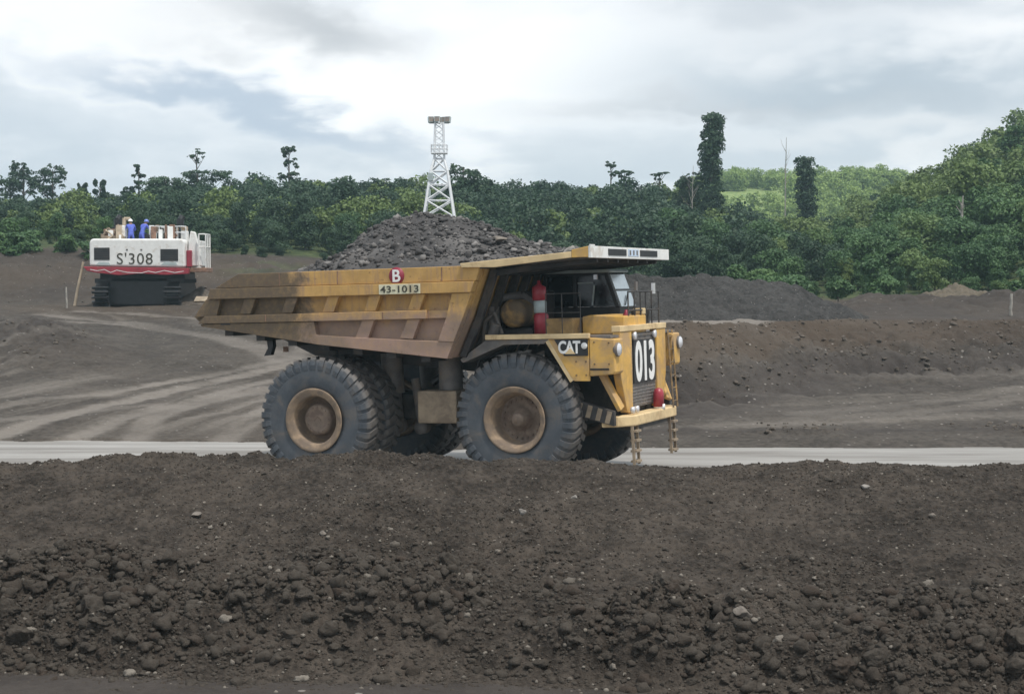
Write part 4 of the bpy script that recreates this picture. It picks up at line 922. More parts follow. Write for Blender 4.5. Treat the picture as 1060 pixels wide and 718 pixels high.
for k, (x, y, r, lab) in enumerate([(-.95, -1.1, .19, 'grey boulder on the heap just behind the canopy edge of the truck'), (.05, -1.5, .20, 'flat pale slab of rock lying on the truck canopy'), (.55, -1.2, .16, 'dark boulder on the middle of the truck canopy'),
                                    (.98, -1.3, .22, 'pointed pale rock tilted up on the truck canopy'), (1.5, -1.2, .11, 'small dark rock nearest the front of the truck canopy'), (-.45, -.4, .22, 'grey boulder at the top of the rocks on the canopy root')]):
    zz = (5.17 + (x + .57) * .067) if x > -.5 else float(Z[int((y + 2.77) / .045), int((x + 7.3) / .045)])
    V_, F_ = T3[k]; ro = put(bpy.data.objects.new('rock', np_mesh('rock', V_ * np.array([1.25, .9, .72]) * r, F_, M['palerock'] if 'pale' in lab else M['rock'])), None, lab, 'rock')
    ro.location = TM @ Vector((x, y, zz + r * .5)); ro.rotation_euler = (0, .25 if 'pointed' in lab else .05 * k, k * 1.3)

# ------------------------------------------------------------------ trees
def leaves(blobs, n, size, seed, droop=0.0):
    """leaf-sized faces through the volume of several clumps; returns verts, faces, tint"""
    r = np.random.default_rng(seed); vol = np.array([max(b[1]) * min(b[1]) for b in blobs]); k = r.choice(len(blobs), n, p=vol / vol.sum())
    c_ = np.array([b[0] for b in blobs], float)[k]; rad = np.array([b[1] for b in blobs], float)[k]
    d = r.normal(size=(n, 3)); d[:, 2] = np.where(r.random(n) < .7, np.abs(d[:, 2]), d[:, 2]); d /= np.linalg.norm(d, axis=1)[:, None]
    rr = (.45 + .6 * r.random(n) ** .5)
    p = c_ + d * rad * rr[:, None]
    nn = d * .7 + r.normal(size=(n, 3)) * .55 + np.array([0, 0, .5]); nn /= np.linalg.norm(nn, axis=1)[:, None]
    t = np.cross(nn, r.normal(size=(n, 3))); t /= np.linalg.norm(t, axis=1)[:, None] + 1e-6; bt = np.cross(nn, t)
    s1 = size * r.uniform(.55, 1.35, n)[:, None]; s2 = s1 * r.uniform(.45, .8, n)[:, None]
    V = np.stack([p + t * s1, p + bt * s2 + nn * s2 * .15, p - t * s1 * .9 - np.array([0, 0, droop]) * s1, p - bt * s2], 1).reshape(-1, 3)
    F = np.arange(4 * n).reshape(n, 4); clump = r.random(len(blobs))[k]
    return V, F, np.clip(.55 * clump + .45 * r.random(n), 0, 1)
def limb_mesh(segs, m, name, nseg=7):
    b = MB()
    for p0, p1, r0, r1 in segs: b.tube(p0, p1, r0, nseg, r1)
    me = bpy.data.meshes.new(name); me.from_pydata(b.v, [], b.f); me.materials.append(m); return me
def crown_blobs(seed, w, h, base, n=9, flat=1.0):
    r = random.Random(seed); B = []
    for i in range(n):
        a = r.uniform(0, 6.28); q = r.random() ** .5 * w * .5 * .62; z = base + (h - base) * r.uniform(.15, .85)
        taper = 1 - .45 * abs((z - base) / (h - base) - .4)
        B.append(((math.cos(a) * q * taper, math.sin(a) * q * taper, z), (w * r.uniform(.16, .27), w * r.uniform(.16, .27), (h - base) * r.uniform(.14, .24) * flat)))
    return B
def trunk_segs(blobs, h0, r, lean=0.0, zb=-.6):
    top = (lean, 0, h0); S_ = [((0, 0, zb), (lean * .4, 0, h0 * .5), r, r * .75), ((lean * .4, 0, h0 * .5), top, r * .75, r * .5)]
    for c_, _ in blobs[:6]: S_.append((top if c_[2] > h0 else (lean * .6, 0, h0 * .7), c_, r * .4, r * .12))
    return S_
def gz(x, y): return float(ground_h(np.array([x]), np.array([y]), False)[0])
def tree(name, px, D, blobs, trunk, n, size, seed, mat, label, group=None, barkm=None, droop=0.0, dz=0.0):
    x = (px - CX) / FPX * D; o = empty(name, (x, D, gz(x, D) + dz), label, 'tree', group)
    if n:
        V, F, T = leaves(blobs, n, size, seed, droop)
        put(bpy.data.objects.new('crown', np_mesh('crown', V, F, mat, attrs={'tint': ('FACE', T)})), o)
    put(bpy.data.objects.new('trunk', limb_mesh(trunk, barkm or M['bark'], 'trunk')), o); return o
def zat(py, D): return EYE + (287 - py) / FPX * D

# the emergent trees one can tell apart: photo column, distance, crown top row, and clumps given as (dx px, row, half-width px, half-height px)
def emergent(px, D, clumps, label, n=900, size=.20, mat='leaf_dark', tr=.12, name='tree', seed=0, droop=0):
    k = D / FPX; x = (px - CX) * k; g = gz(x, D); r = random.Random(seed + px); B = []
    for dx, row, hw, hh in clumps:
        m_ = max(2, int(hw / 3.5) + int(hh / 4)); c0 = (dx * k, 0, zat(row, D) - g)
        for i in range(m_ * 4):
            B.append(((c0[0] + r.uniform(-.85, .85) * hw * k, r.uniform(-.6, .6) * hw * k, c0[2] + r.uniform(-.75, .75) * hh * k), (hw * k * r.uniform(.18, .38), hw * k * r.uniform(.18, .38), hh * k * r.uniform(.18, .36))))
    hi = max(b[0][2] for b in B); lo = min(zat(row, D) - g for _, row, _, _ in clumps); x_top = clumps[0][0] * k
    S_ = [((0, 0, -.6), (x_top * .5, 0, hi * .55), tr, tr * .8), ((x_top * .5, 0, hi * .55), (x_top, 0, hi * .96), tr * .8, tr * .35)]
    for c_, _ in B[::3]:
        if c_[2] > hi * .3: S_.append(((x_top * .7, 0, max(.5, c_[2] - abs(c_[0] - x_top) * .8 - .5)), c_, tr * .4, tr * .12))
    return tree(name, px, D, B, S_, n, size, seed + 5, M[mat], label, droop=droop)
em = [
    (12, 205, [(0, 200, 13, 14), (-4, 190, 9, 8)], 'dark bushy tree at the far left edge of the wood', 1000),
    (26, 200, [(0, 180, 12, 10), (5, 192, 12, 9), (-6, 172, 6, 5)], 'feathery grey-green tree second from the left edge of the sky line', 900),
    (56, 200, [(0, 182, 12, 11), (-6, 195, 14, 9)], 'feathery tree with a round top left of the white excavator', 1000),
    (105, 190, [(0, 197, 6, 10)], 'narrow dark pointed tree above the left end of the excavator', 700),
    (87, 192, [(0, 200, 5, 9)], 'small narrow tree between the feathery and the pointed tree on the left', 500),
    (145, 195, [(0, 178, 6, 7), (0, 192, 5, 5)], 'slender tree with a small high crown above the excavator', 450),
    (172, 185, [(0, 203, 23, 18), (-4, 192, 12, 8)], 'broad dark tree rising just right of the excavator number', 2400),
    (207, 200, [(-3, 160, 8, 5), (1, 166, 5, 5), (8, 184, 22, 6), (0, 191, 14, 5)], 'tall flat-topped tree with a separate tuft on top', 1100),
    (300, 195, [(0, 157, 7, 7), (2, 170, 7, 5), (-1, 181, 9, 6)], 'lone slender tree with stacked tufts standing against the sky', 800),
    (130, 195, [(0, 203, 9, 9)], 'small dark round tree above the middle of the excavator', 600),
    (392, 190, [(0, 203, 20, 15), (4, 191, 10, 7)], 'rounded dark tree on the sky line left of the white tower', 1800),
    (480, 175, [(0, 190, 16, 14), (-8, 176, 8, 6), (12, 196, 12, 10)], 'tree with a leaning top close behind the white tower', 1600),
    (632, 205, [(0, 171, 5, 4), (1, 180, 5, 3)], 'small tufted tree above the front of the truck canopy', 260),
    (646, 205, [(0, 181, 8, 4)], 'small flat-crowned tree above the end of the truck canopy', 260),
    (682, 205, [(0, 181, 8, 2.5), (-2, 186, 3, 2)], 'thin umbrella-shaped tree left of the vine column', 220),
    (713, 185, [(0, 198, 14, 14), (4, 184, 6, 7)], 'dark tree nestled against the left of the tall vine column', 1300),
    (1052, 165, [(0, 142, 12, 11), (-9, 152, 10, 9), (6, 160, 16, 14), (-3, 131, 6, 5)], 'tall light tree on the crest of the hill at the right edge', 2400),
]
for i, (px, D, cl, lab, n_) in enumerate(em):
    emergent(px, D, [(a_, b_, c_ * 1.15, d_ * 1.1) for a_, b_, c_, d_ in cl], lab, int(n_ * 2.3), .15, 'leaf_dark' if px < 1000 else 'leaf', .13, 'tree', 300 + i * 7)
def vine_column(px, D, top, w_px, lab, seed, n):
    k = D / FPX; x = (px - CX) * k; g = gz(x, D); h = zat(top, D) - g; r = random.Random(seed); B = []
    w = w_px * k / 2 * 1.25; nb = int(h / .5)
    for i in range(nb):
        z = h * (i + .5) / nb; f = 1.0 + .07 * math.sin(z * 1.1 + seed) 
        for q in range(5):
            a = r.uniform(0, 6.28); B.append(((math.cos(a) * w * .38 * f + .12 * math.sin(z * .5) + z / h * .35, math.sin(a) * w * .38 * f, z + r.uniform(-.2, .1)), (w * r.uniform(.58, .74) * f, w * r.uniform(.58, .74) * f, r.uniform(.45, .7))))
    tree('vine_covered_tree', px, D, B, [((0, 0, -.6), (.35, 0, h * .97), .45, .3), ((.3, 0, h * .9), (.75, .1, h * 1.01), .12, .04)], int(n * 1.7), .16, seed, M['leaf_dark'], lab, droop=.4)
vine_column(734, 182, 121, 21, 'tall column of dark vines swallowing a dead tree', 3, 8500)
vine_column(831, 188, 166, 19, 'shorter dark vine-covered tree in front of the bright hill', 8, 4200)
def bare(px, D, top, lab, seed, spread=8, tr=.09):
    k = D / FPX; x = (px - CX) * k; g = gz(x, D); h = zat(top, D) - g; r = random.Random(seed); S_ = [((0, 0, -.5), (0, 0, h * .6), tr, tr * .8), ((0, 0, h * .6), (.1, 0, h), tr * .8, tr * .3)]
    for i in range(9):
        z = h * r.uniform(.45, .9); a = r.uniform(0, 6.28); l = spread * k * r.uniform(.5, 1); e = (math.cos(a) * l, math.sin(a) * l, z + l * r.uniform(.8, 1.6)); S_.append(((0, 0, z), e, tr * .45, tr * .15))
        S_.append((e, (e[0] * 1.4, e[1] * 1.4, e[2] + l * .7), tr * .2, tr * .08))
    return tree('bare_tree', px, D, [], S_, 0, 0, 0, None, lab, barkm=M['deadwood'])
bare(812, 205, 143, 'bare leafless tree standing up thinly against the cloud', 5)
bare(994, 118, 203, 'pale dead trunk standing among the green trees of the right hill', 6, 5, .15)
bare(716, 175, 172, 'thin dead twigs sticking out beside the tall vine column', 9, 9, .06)

# tree shapes shared by the hillside
VAR = []
for k in range(7):
    w = [5.0, 6.2, 4.2, 5.6, 3.6, 6.8, 4.8][k]; h = [6.2, 5.6, 6.8, 7.2, 5.2, 6.4, 5.0][k]
    bl = crown_blobs(500 + k, w, h, h * .04, [14, 17, 13, 16, 12, 18, 14][k])
    V, F, T = leaves(bl, 4200, .17, 600 + k)
    cm = np_mesh('crown', V, F, M['leaf'], attrs={'tint': ('FACE', T)}); tm = limb_mesh(trunk_segs(bl, h * .5, .14), M['bark'], 'trunk', 6); VAR.append((cm, tm, w, h, V, F, T))
SHR = []
for k in range(4):
    bl = crown_blobs(700 + k, [3.0, 2.6, 3.6, 2.2][k], [2.0, 2.6, 1.9, 1.6][k], .1, 8); V, F, T = leaves(bl, 2000, .12, 720 + k)
    cm = np_mesh('crown', V, F, M['leaf'], attrs={'tint': ('FACE', T)}); tm = limb_mesh(trunk_segs(bl, .9, .06), M['bark'], 'trunk', 5); SHR.append((cm, tm, 3, 2, V, F, T))
VARD = []
for cm, tm, *rest in VAR:
    c2 = cm.copy(); c2.materials.clear(); c2.materials.append(M['leaf_dark']); VARD.append((c2, tm, *rest))
def inst(name, var, x, y, sc, label, group, cat):
    o = empty(name, (x, y, gz(x, y) - .15), label, cat, group); o.rotation_euler = (0, 0, random.uniform(0, 6.28)); o.scale = (sc * random.uniform(.85, 1.15), sc * random.uniform(.85, 1.15), sc * random.uniform(.85, 1.15))
    put(bpy.data.objects.new('crown', var[0]), o); put(bpy.data.objects.new('trunk', var[1]), o); return o
# candidate spots over the whole wood, nearest first
spots = []
for y in np.arange(97, 234, 2.5):
    for px in np.arange(-260, 1400, 2.9 / y * FPX):
        q = px + random.uniform(-1.6, 1.6) / y * FPX; yy = y + random.uniform(-1.6, 1.6)
        front = float(np.interp(q, [-300, 0, 250, 500, 680, 900, 1400], [121, 122, 127, 127, 111, 102, 102]))
        if yy < front: continue
        if 775 < q < 885 and yy > 196: continue
        spots.append((yy, q))
spots.sort()
mass = []; massd = []; nh = nf = 0
for yy, q in spots:
    x = (q - CX) / FPX * yy; front = float(np.interp(q, [-300, 0, 250, 500, 680, 900, 1400], [121, 122, 127, 127, 111, 102, 102]))
    dd = yy - front; sc = (.62 + .45 * sm(0, 28, dd) + random.uniform(-.2, .2)) * .70
    big = np.interp(q, [-300, 60, 200, 300, 690, 760, 880, 960, 1400], [.62, .60, .78, .84, .86, .78, .74, .90, 1.0]); sc = float(sc * big) * (random.uniform(1.05, 1.3) if random.random() < .15 else 1)
    if dd < 4: sc *= .62
    dk = vnoise(np.array([x * .09]), np.array([yy * .09]), 501)[0] + .25 * (random.random() - .5) < (.74 if q < 700 else .38)
    var = random.choice(VARD if dk else VAR)
    if q > 690 and q < 1110 and nh < 210 and yy < 185:
        inst('hillside_tree', var, x, yy, sc, 'bushy green tree crowded among others on the wooded hill right of the truck', 'trees on the right hillside', 'tree'); nh += 1
    elif -20 < q <= 690 and nf < 110 and dd < 14:
        inst('forest_edge_tree', var, x, yy, sc, 'bushy green tree in the front row of the wood behind the excavator and truck', 'trees along the left wood edge', 'tree'); nf += 1
    else: (massd if dk else mass).append((var, x, yy, sc))
# low bushes along the foot of the wood
for i in range(60):
    q = random.uniform(-30, 1100)
    if 210 < q < 690 or 930 < q < 1045: continue
    front = float(np.interp(q, [-300, 0, 250, 500, 680, 900, 1400], [121, 122, 127, 127, 111, 102, 102])); yy = front - random.uniform(.5, 6)
    inst('bush', random.choice(SHR), (q - CX) / FPX * yy, yy, random.uniform(.6, 1.1), 'low green bush at the foot of the wood', 'low bushes at the wood edge', 'bush')
def bake(name, items, mat, **kw):
    Vs, Fs, Ts = [], [], []; b = 0
    for var, x, y, sc in items:
        V, F, T = var[4], var[5], var[6]
        m_ = min(len(F), 1100); V = V[:4 * m_].reshape(-1, 4, 3); V = (V.mean(1, keepdims=True) + (V - V.mean(1, keepdims=True)) * 1.55).reshape(-1, 3); F = F[:m_]; T = T[:m_]
        a = random.uniform(0, 6.28); c_, s_n = math.cos(a), math.sin(a)
        U = np.stack([V[:, 0] * c_ - V[:, 1] * s_n, V[:, 0] * s_n + V[:, 1] * c_, V[:, 2]], -1) * sc + np.array([x, y, gz(x, y) - (.15 if kw.get('cat') == 'forest' else 1.1 * sc)])
        Vs.append(U); Fs.append(F + b); b += len(V); Ts.append(np.clip(T * .8 + random.uniform(0, .3), 0, 1))
    me = np_mesh(name, np.concatenate(Vs), np.concatenate(Fs), mat, attrs={'tint': ('FACE', np.concatenate(Ts))})
    return put(bpy.data.objects.new(name, me), **kw)
bake('forest', mass, M['leaf'], kind='stuff', label='dense green forest covering the hills behind the pit', cat='forest')
bake('forest', massd, M['leaf_dark'], kind='stuff', label='darker trees mixed through the forest behind the pit', cat='forest')
# far hill: scattered bushes and tree clumps, sunlight painted into their leaf colour
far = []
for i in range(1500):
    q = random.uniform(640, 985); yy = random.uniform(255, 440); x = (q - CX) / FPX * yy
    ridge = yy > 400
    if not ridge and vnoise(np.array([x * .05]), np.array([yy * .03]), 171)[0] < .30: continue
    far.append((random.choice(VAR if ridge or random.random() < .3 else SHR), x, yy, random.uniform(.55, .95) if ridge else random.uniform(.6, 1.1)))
bake('hill_scrub', far, M['leaf_sunlit'], kind='stuff', label='scrub covering the far hill, sunlight put into its bright green', cat='scrub')

# ------------------------------------------------------------------ white floodlight tower
TD = 128.0; tx = (455 - CX) / FPX * TD; tz = gz(tx, TD) - .2
tower = empty('light_tower', (tx, TD, tz), 'white lattice floodlight tower rising behind the truck load', 'tower')
kz = lambda row: zat(row, TD) - tz; kw_ = TD / FPX
def wid(row): return np.interp(row, [122, 165, 178, 225, 262], [4.5, 5.0, 8.5, 15.5, 19]) * kw_
rows = [262, 243, 225, 208, 192, 178, 165]
b = MB()
for sx_ in (-1, 1):
    for sy_ in (-1, 1):
        MB().path([(sx_ * wid(r), sy_ * wid(r), kz(r)) for r in rows], .10, 6).build('tower_leg', M['tower'], tower)
b = MB()
for r0, r1 in zip(rows[:-1], rows[1:]):
    w0, w1, z0, z1 = wid(r0), wid(r1), kz(r0), kz(r1)
    C4 = [(-1, -1), (1, -1), (1, 1), (-1, 1)]
    for i in range(4):
        p, q = C4[i], C4[(i + 1) % 4]
        b.tube((p[0] * w0, p[1] * w0, z0), (q[0] * w1, q[1] * w1, z1), .06, 5); b.tube((q[0] * w0, q[1] * w0, z0), (p[0] * w1, p[1] * w1, z1), .06, 5)
        b.tube((p[0] * w1, p[1] * w1, z1), (q[0] * w1, q[1] * w1, z1), .045, 5)
b.build('tower_brace', M['tower'], tower)
b = MB(); b.box(-.32, .32, -1.0, -.75, kz(256), kz(190)) if False else None
for y in (-.38, .38):
    for x in (-.38, .38): b.tube((x, y, kz(165)), (x * .8, y * .8, kz(128)), .075, 6)
for k in range(6):
    z0, z1 = kz(165 - k * 6), kz(159 - k * 6); b.tube((-.3, -.3, z0), (.3, -.3, z1), .03, 5); b.tube((.3, .3, z0), (-.3, .3, z1), .03, 5); b.tube((-.3, .3, z0), (-.3, -.3, z1), .03, 5)
b.build('mast', M['tower'], tower)
b = MB(); b.box(-.62, .62, -.62, .62, kz(160), kz(158.8)); 
for x, y in ((-.6, -.6), (.6, -.6), (.6, .6), (-.6, .6), (0, -.6), (0, .6)): b.tube((x, y, kz(159)), (x, y, kz(151)), .03, 5)
for z in (kz(151), kz(155)):
    for p, q in (((-.6, -.6), (.6, -.6)), ((.6, -.6), (.6, .6)), ((.6, .6), (-.6, .6)), ((-.6, .6), (-.6, -.6))): b.tube((*p, z), (*q, z), .03, 5)
b.build('platform', M['tower'], tower)
b = MB(); b.box(-.75, .75, -.06, .06, kz(129), kz(127.6)); b.box(-.06, .06, -.5, .5, kz(129), kz(127.6)); b.build('lamp_bar', M['tower'], tower)
for x, y, a in ((-.62, -.12, .3), (-.15, -.3, 0), (.15, .3, 0), (.66, -.12, -.3), (-.35, .2, .2), (.4, .15, -.2)):
    b = MB(); b.box(-.23, .23, -.14, .10, -.18, .30); o = b.build('floodlight', M['cyl'], tower, .03); o.location = (x, y, kz(126)); o.rotation_euler = (-.35, 0, a)
    MB().box(-.19, .19, -.152, -.141, -.14, .26).build('floodlight_glass', M['greysteel'], o)
for x, r0 in ((-11, 205), (-8.5, 188)): MB().box(x * kw_ - .2, x * kw_ + .2, -.9, -.6, kz(r0), kz(r0 - 8)).build('cable_box', M['cyl'], tower, .02)

# ------------------------------------------------------------------ excavator seen from behind
XD = 95.0; exx = (141.5 - CX) / FPX * XD; exz = float(ground_h(np.array([exx]), np.array([XD + 3]))[0]) - .08
ex = empty('excavator', (exx, XD, exz), 'white mining excavator seen from behind with a red skirt and number S 308', 'excavator')
ex.rotation_euler = (0, 0, math.radians(2.0))
b = MB(); b.prism([(-2.65, 2.40), (2.75, 2.32), (2.75, 3.80), (2.60, 3.95), (-2.50, 3.95), (-2.65, 3.80)], 0, 1.3); cw = b.build('counterweight', M['white'], ex, .10)
for x0, x1, z0, z1 in ((-2.38, -1.50, 2.74, 3.44), (1.38, 2.38, 2.68, 3.36)):
    v_ = MB().box(x0, x1, -.03, .02, z0, z1).build('vent', M['black'], cw, .01)
    for k in range(6): MB().box(x0 + .04, x1 - .04, -.045, -.031, z0 + .06 + k * .105, z0 + .09 + k * .105).build('louvre', M['dark'], v_)
text("S'308", .66, lambda u, v, w: (-.08 + u, -.012 - w, 2.82 + v), M['ink'], cw, sxr=1.0, space=1.08, extrude=.006, bold=0.0)
for x in (-.52, .30): MB().box(x - .05, x + .05, -.02, -.004, 3.28, 3.36).build('number_mark', M['greysteel'], cw)
for x0, x1 in ((-2.3, -1.45), (1.4, 2.35)): MB().prism([(x0, 2.46), (x1, 2.44), (x1 - .1, 2.60), (x0 + .2, 2.62)], -.018, -.003).build('scuff', M['cyl'], cw)
b = MB(); b.prism([(-3.0, 2.36), (-2.68, 2.36), (2.76, 2.28), (3.0, 2.27), (2.95, 1.94), (1.6, 1.88), (.3, 1.96), (-1.0, 1.86), (-2.2, 2.0), (-2.8, 2.12)], -.05, .5); sk = b.build('skirt', M['red'], ex, .03)
b = MB(); zz = [(-2.6, 2.20), (-2.2, 2.12), (-1.8, 2.20), (-1.45, 2.02), (-1.1, 2.16), (-.5, 2.03), (.3, 2.0), (.7, 2.10), (1.1, 2.02), (1.6, 2.14), (2.2, 2.02), (2.7, 2.10)]
for p, q in zip(zz[:-1], zz[1:]): b.bar((p[0], -.056, p[1]), (q[0], -.056, q[1]), .012, .035)
b.build('wavy_line', M['white'], sk)
b = MB(); b.box(-2.5, 2.7, 1.31, 6.6, 2.05, 3.35); b.build('machine_house', M['white'], ex, .05)
b = MB(); b.prism([(2.76, 2.40), (3.60, 2.40), (3.55, 3.0), (3.20, 4.35), (2.95, 4.42), (2.85, 3.9)], .9, 1.4); b.box(2.72, 3.3, 1.42, 4.6, 2.4, 3.9); b.build('side_housing', M['white'], ex, .05)
MB().box(2.76, 3.05, .55, .89, 2.35, 3.3).build('side_box', M['maroon'], ex, .03)
b = MB(); b.box(2.72, 3.9, .6, 3.0, 2.05, 2.30); b.build('catwalk', M['rust'], ex, .02)
b = MB()
for x, y in ((3.45, .7), (3.85, .7), (3.85, 1.5), (3.85, 2.3)): b.tube((x, y, 2.3), (x, y, 4.25), .045, 6)
for z in (3.5, 4.23): b.tube((3.45, .7, z), (3.85, .7, z), .04, 6); b.tube((3.85, .7, z), (3.85, 2.3, z), .04, 6)
b.build('side_rail', M['white'], ex)
b = MB()
for x in np.linspace(.55, 2.6, 5): b.tube((x, 1.45, 3.34), (x, 1.45, 4.72), .025, 6)
for z in (4.35, 4.70): b.tube((.55, 1.45, z), (2.6, 1.45, z), .025, 6)
b.build('handrail', M['tower'], ex)
for x, w_ in ((-1.52, .24), (2.1, .22)):
    b = MB(); b.tube((x, 2.6, 3.35), (x, 2.6, 4.55), .10, 10); b.tube((x, 2.6, 4.5), (x, 2.6, 5.15), w_, 14); b.tube((x, 2.6, 5.1), (x + .12, 2.7, 5.32), w_ * .8, 12); b.build('exhaust', M['black'], ex)
def clutter(lst):
    for nm, m_, a in lst: MB().box(*a).build(nm, M[m_], ex, .04)
clutter([('engine_cover', 'dark', (-.2, .3, 2.4, 3.0, 3.36, 4.3)), ('engine_cover', 'rust', (1.5, 1.9, 1.55, 1.68, 3.4, 4.7)), ('pump_box', 'dark', (.95, 1.3, 1.55, 1.75, 3.4, 4.62)), ('pump_box', 'pale', (2.2, 2.5, 2.5, 2.9, 3.36, 4.72)), ('engine_cover', 'rust', (-2.2, -1.4, 1.7, 3.2, 3.36, 4.55)), ('engine_cover', 'tan', (-2.3, -.95, 1.5, 1.9, 3.36, 4.15)), ('pump_box', 'white', (-1.25, -.95, 1.6, 2.4, 3.36, 4.75)), ('engine_cover', 'tan', (1.35, 2.0, 1.7, 2.8, 3.36, 4.55)),
         ('pump_box', 'white', (2.0, 2.62, 1.6, 2.4, 3.36, 4.45)), ('pump_box', 'cyl', (.75, 1.05, 1.8, 2.4, 3.36, 4.4)), ('tool_box', 'dark', (.35, .72, 1.6, 2.2, 3.36, 4.2)), ('engine_cover', 'rust', (1.1, 2.3, 3.0, 4.5, 3.36, 4.4))])
b = MB(); b.path([(-2.2, 1.6, 4.15), (-1.9, 1.6, 4.6), (-1.6, 1.7, 4.3), (-1.3, 1.7, 4.8)], .07, 7); b.path([(1.2, 1.6, 4.0), (1.6, 1.55, 4.65), (1.95, 1.6, 4.4), (2.4, 1.6, 4.7), (2.6, 1.6, 4.5)], .07, 7); b.build('pipe', M['tan'], ex)
b = MB(); b.tube((-1.05, 2.0, 4.74), (-1.05, 2.0, 5.2), .12, 10); b.tube((-1.05, 2.0, 5.15), (-.7, 2.0, 5.15), .10, 10); b.build('pipe', M['pale'], ex)
rc = random.Random(77)
for i in range(40):
    x = rc.choice([rc.uniform(-2.35, -1.0), rc.uniform(.45, 2.6), rc.uniform(.45, 2.6)]); y = rc.uniform(1.35, 2.2); h = rc.uniform(.75, 1.45); w_ = rc.uniform(.05, .16)
    MB().box(x - w_, x + w_, y - w_, y + w_, 3.352, 3.352 + h).build(rc.choice(['pump_box', 'valve_block', 'filter_can']), M[rc.choice(['rust', 'tan', 'pale', 'white', 'cyl', 'black', 'tan', 'dark'])], ex, .02)
for i in range(7):
    x = rc.choice([-2.0, -1.5, 1.0, 1.5, 2.2]) + rc.uniform(-.3, .3); y = rc.uniform(1.35, 1.9); P = [(x + rc.uniform(-.35, .35), y + rc.uniform(-.1, .1), 3.5 + .33 * k) for k in range(4)]
    MB().path(P, .045, 6).build('hose', M[rc.choice(['pale', 'tan', 'rust', 'black'])], ex)
b = MB(); b.lathe([(1.5, .001), (1.5, 1.5), (2.06, 1.5), (2.06, .001)], 32, axis='z', c=(0, 3.2, 0)); b.build('slew_ring', M['dark'], ex)
b = MB(); b.box(-1.9, 1.9, 1.0, 5.6, .12, 1.60); b.box(-2.4, 2.5, 1.5, 5.5, 1.62, 2.04); b.build('carbody', M['black'], ex, .08)
for x in (-2.1, 2.0):
    b = MB(); P_ = [(.9, 0), (6.2, 0), (6.75, .25), (6.95, .75), (6.75, 1.25), (6.2, 1.5), (.9, 1.5), (.4, 1.25), (.2, .75), (.4, .25)]
    b.prism(P_, x - .34, x + .34, ax='x'); tr_ = b.build('track', M['black'], ex, .03)
    for k in range(len(P_)):
        p, q = Vector((0, *P_[k])), Vector((0, *P_[(k + 1) % len(P_)])); nseg = max(1, round((q - p).length / .32)); d = (q - p).normalized(); nrm = Vector((0, d.z, -d.y))
        if k > 1 and k < 7 and k != 5: continue
        for j in range(nseg):
            c_ = p + (q - p) * ((j + .5) / nseg) + nrm * .05; MB().bar(c_ + Vector((x - .48, 0, 0)), c_ + Vector((x + .48, 0, 0)), .07, .26, up=nrm).build('track_shoe', M['black'], tr_)
b = MB(); b.prism([(6.0, 2.4), (6.6, 3.3), (11.5, 3.9), (12.0, 3.5), (11.6, 3.2), (7.2, 2.4)], -.5, .5, ax='x'); b.build('boom', M['white'], ex, .04)
b = MB(); b.prism([(11.3, 3.9), (12.0, 3.9), (10.8, 1.2), (10.3, 1.2)], -.3, .3, ax='x'); b.build('dipper_arm', M['white'], ex, .04)
b = MB(); b.prism([(9.6, 1.5), (11.0, 1.6), (11.4, .4), (10.6, .05), (9.6, .3), (10.2, .6)], -1.2, 1.2, ax='x'); b.build('bucket', M['dark'], ex, .04)

# two people in blue coveralls working on its deck
def person(loc, rz, pts, edges, rad, head, label, helmet):
    """skin-grown body: joints, bones, radii"""
    me = bpy.data.meshes.new('person'); me.from_pydata(pts, edges, []); o = bpy.data.objects.new('person', me); COL.objects.link(o)
    md = o.modifiers.new('skin', 'SKIN'); md.use_smooth_shade = True
    sk_ = me.skin_vertices[0].data
    for i, r in enumerate(rad): sk_[i].radius = (r, r) if not isinstance(r, tuple) else r
    sk_[0].use_root = True
    o.modifiers.new('sub', 'SUBSURF').levels = 2
    bpy.context.view_layer.update()
    m2 = bpy.data.meshes.new_from_object(o.evaluated_get(bpy.context.evaluated_depsgraph_get())); bpy.data.objects.remove(o)
    m2.materials.clear(); m2.materials.append(M['blue']); m2.materials.append(M['skin']); m2.materials.append(M['black'])
    H_ = Vector(pts[head])
    hands = [Vector(pts[i]) for i in PHANDS]
    for p in m2.polygons:
        c_ = p.center
        p.material_index = 1 if (c_.z > H_.z - .13 and (c_ - H_).length < .2) or min((c_ - q).length for q in hands) < .085 else (2 if c_.z < .09 else 0)
        p.use_smooth = True
    # face: nose, brow and ears pushed out of the head
    o = put(bpy.data.objects.new('person', m2), None, label, 'person'); o.location = loc; o.rotation_euler = (0, 0, rz)
    b = MB(); b.lathe([(-.01, .145), (.0, .15), (.03, .128), (.08, .115), (.12, .085), (.14, .04), (.145, .001)], 18, axis='z', c=tuple(H_ + Vector((0, 0, .045)))); b.tube(H_ + Vector((0, -.10, .045)), H_ + Vector((0, -.185, .035)), .07, 8, .05); b.build('helmet', helmet, o)
    b = MB(); b.tube(H_ + Vector((0, -.095, .0)), H_ + Vector((0, -.135, -.03)), .012, 6, .02); b.build('nose', M['skin'], o)
    b = MB(); 
    for x in (-.04, .04): b.lathe([(-.012, .001), (-.008, .013), (.008, .013), (.012, .001)], 8, c=(H_.x + x, H_.y - .104, H_.z + .012))
    b.build('eyes', M['black'], o)
    return o
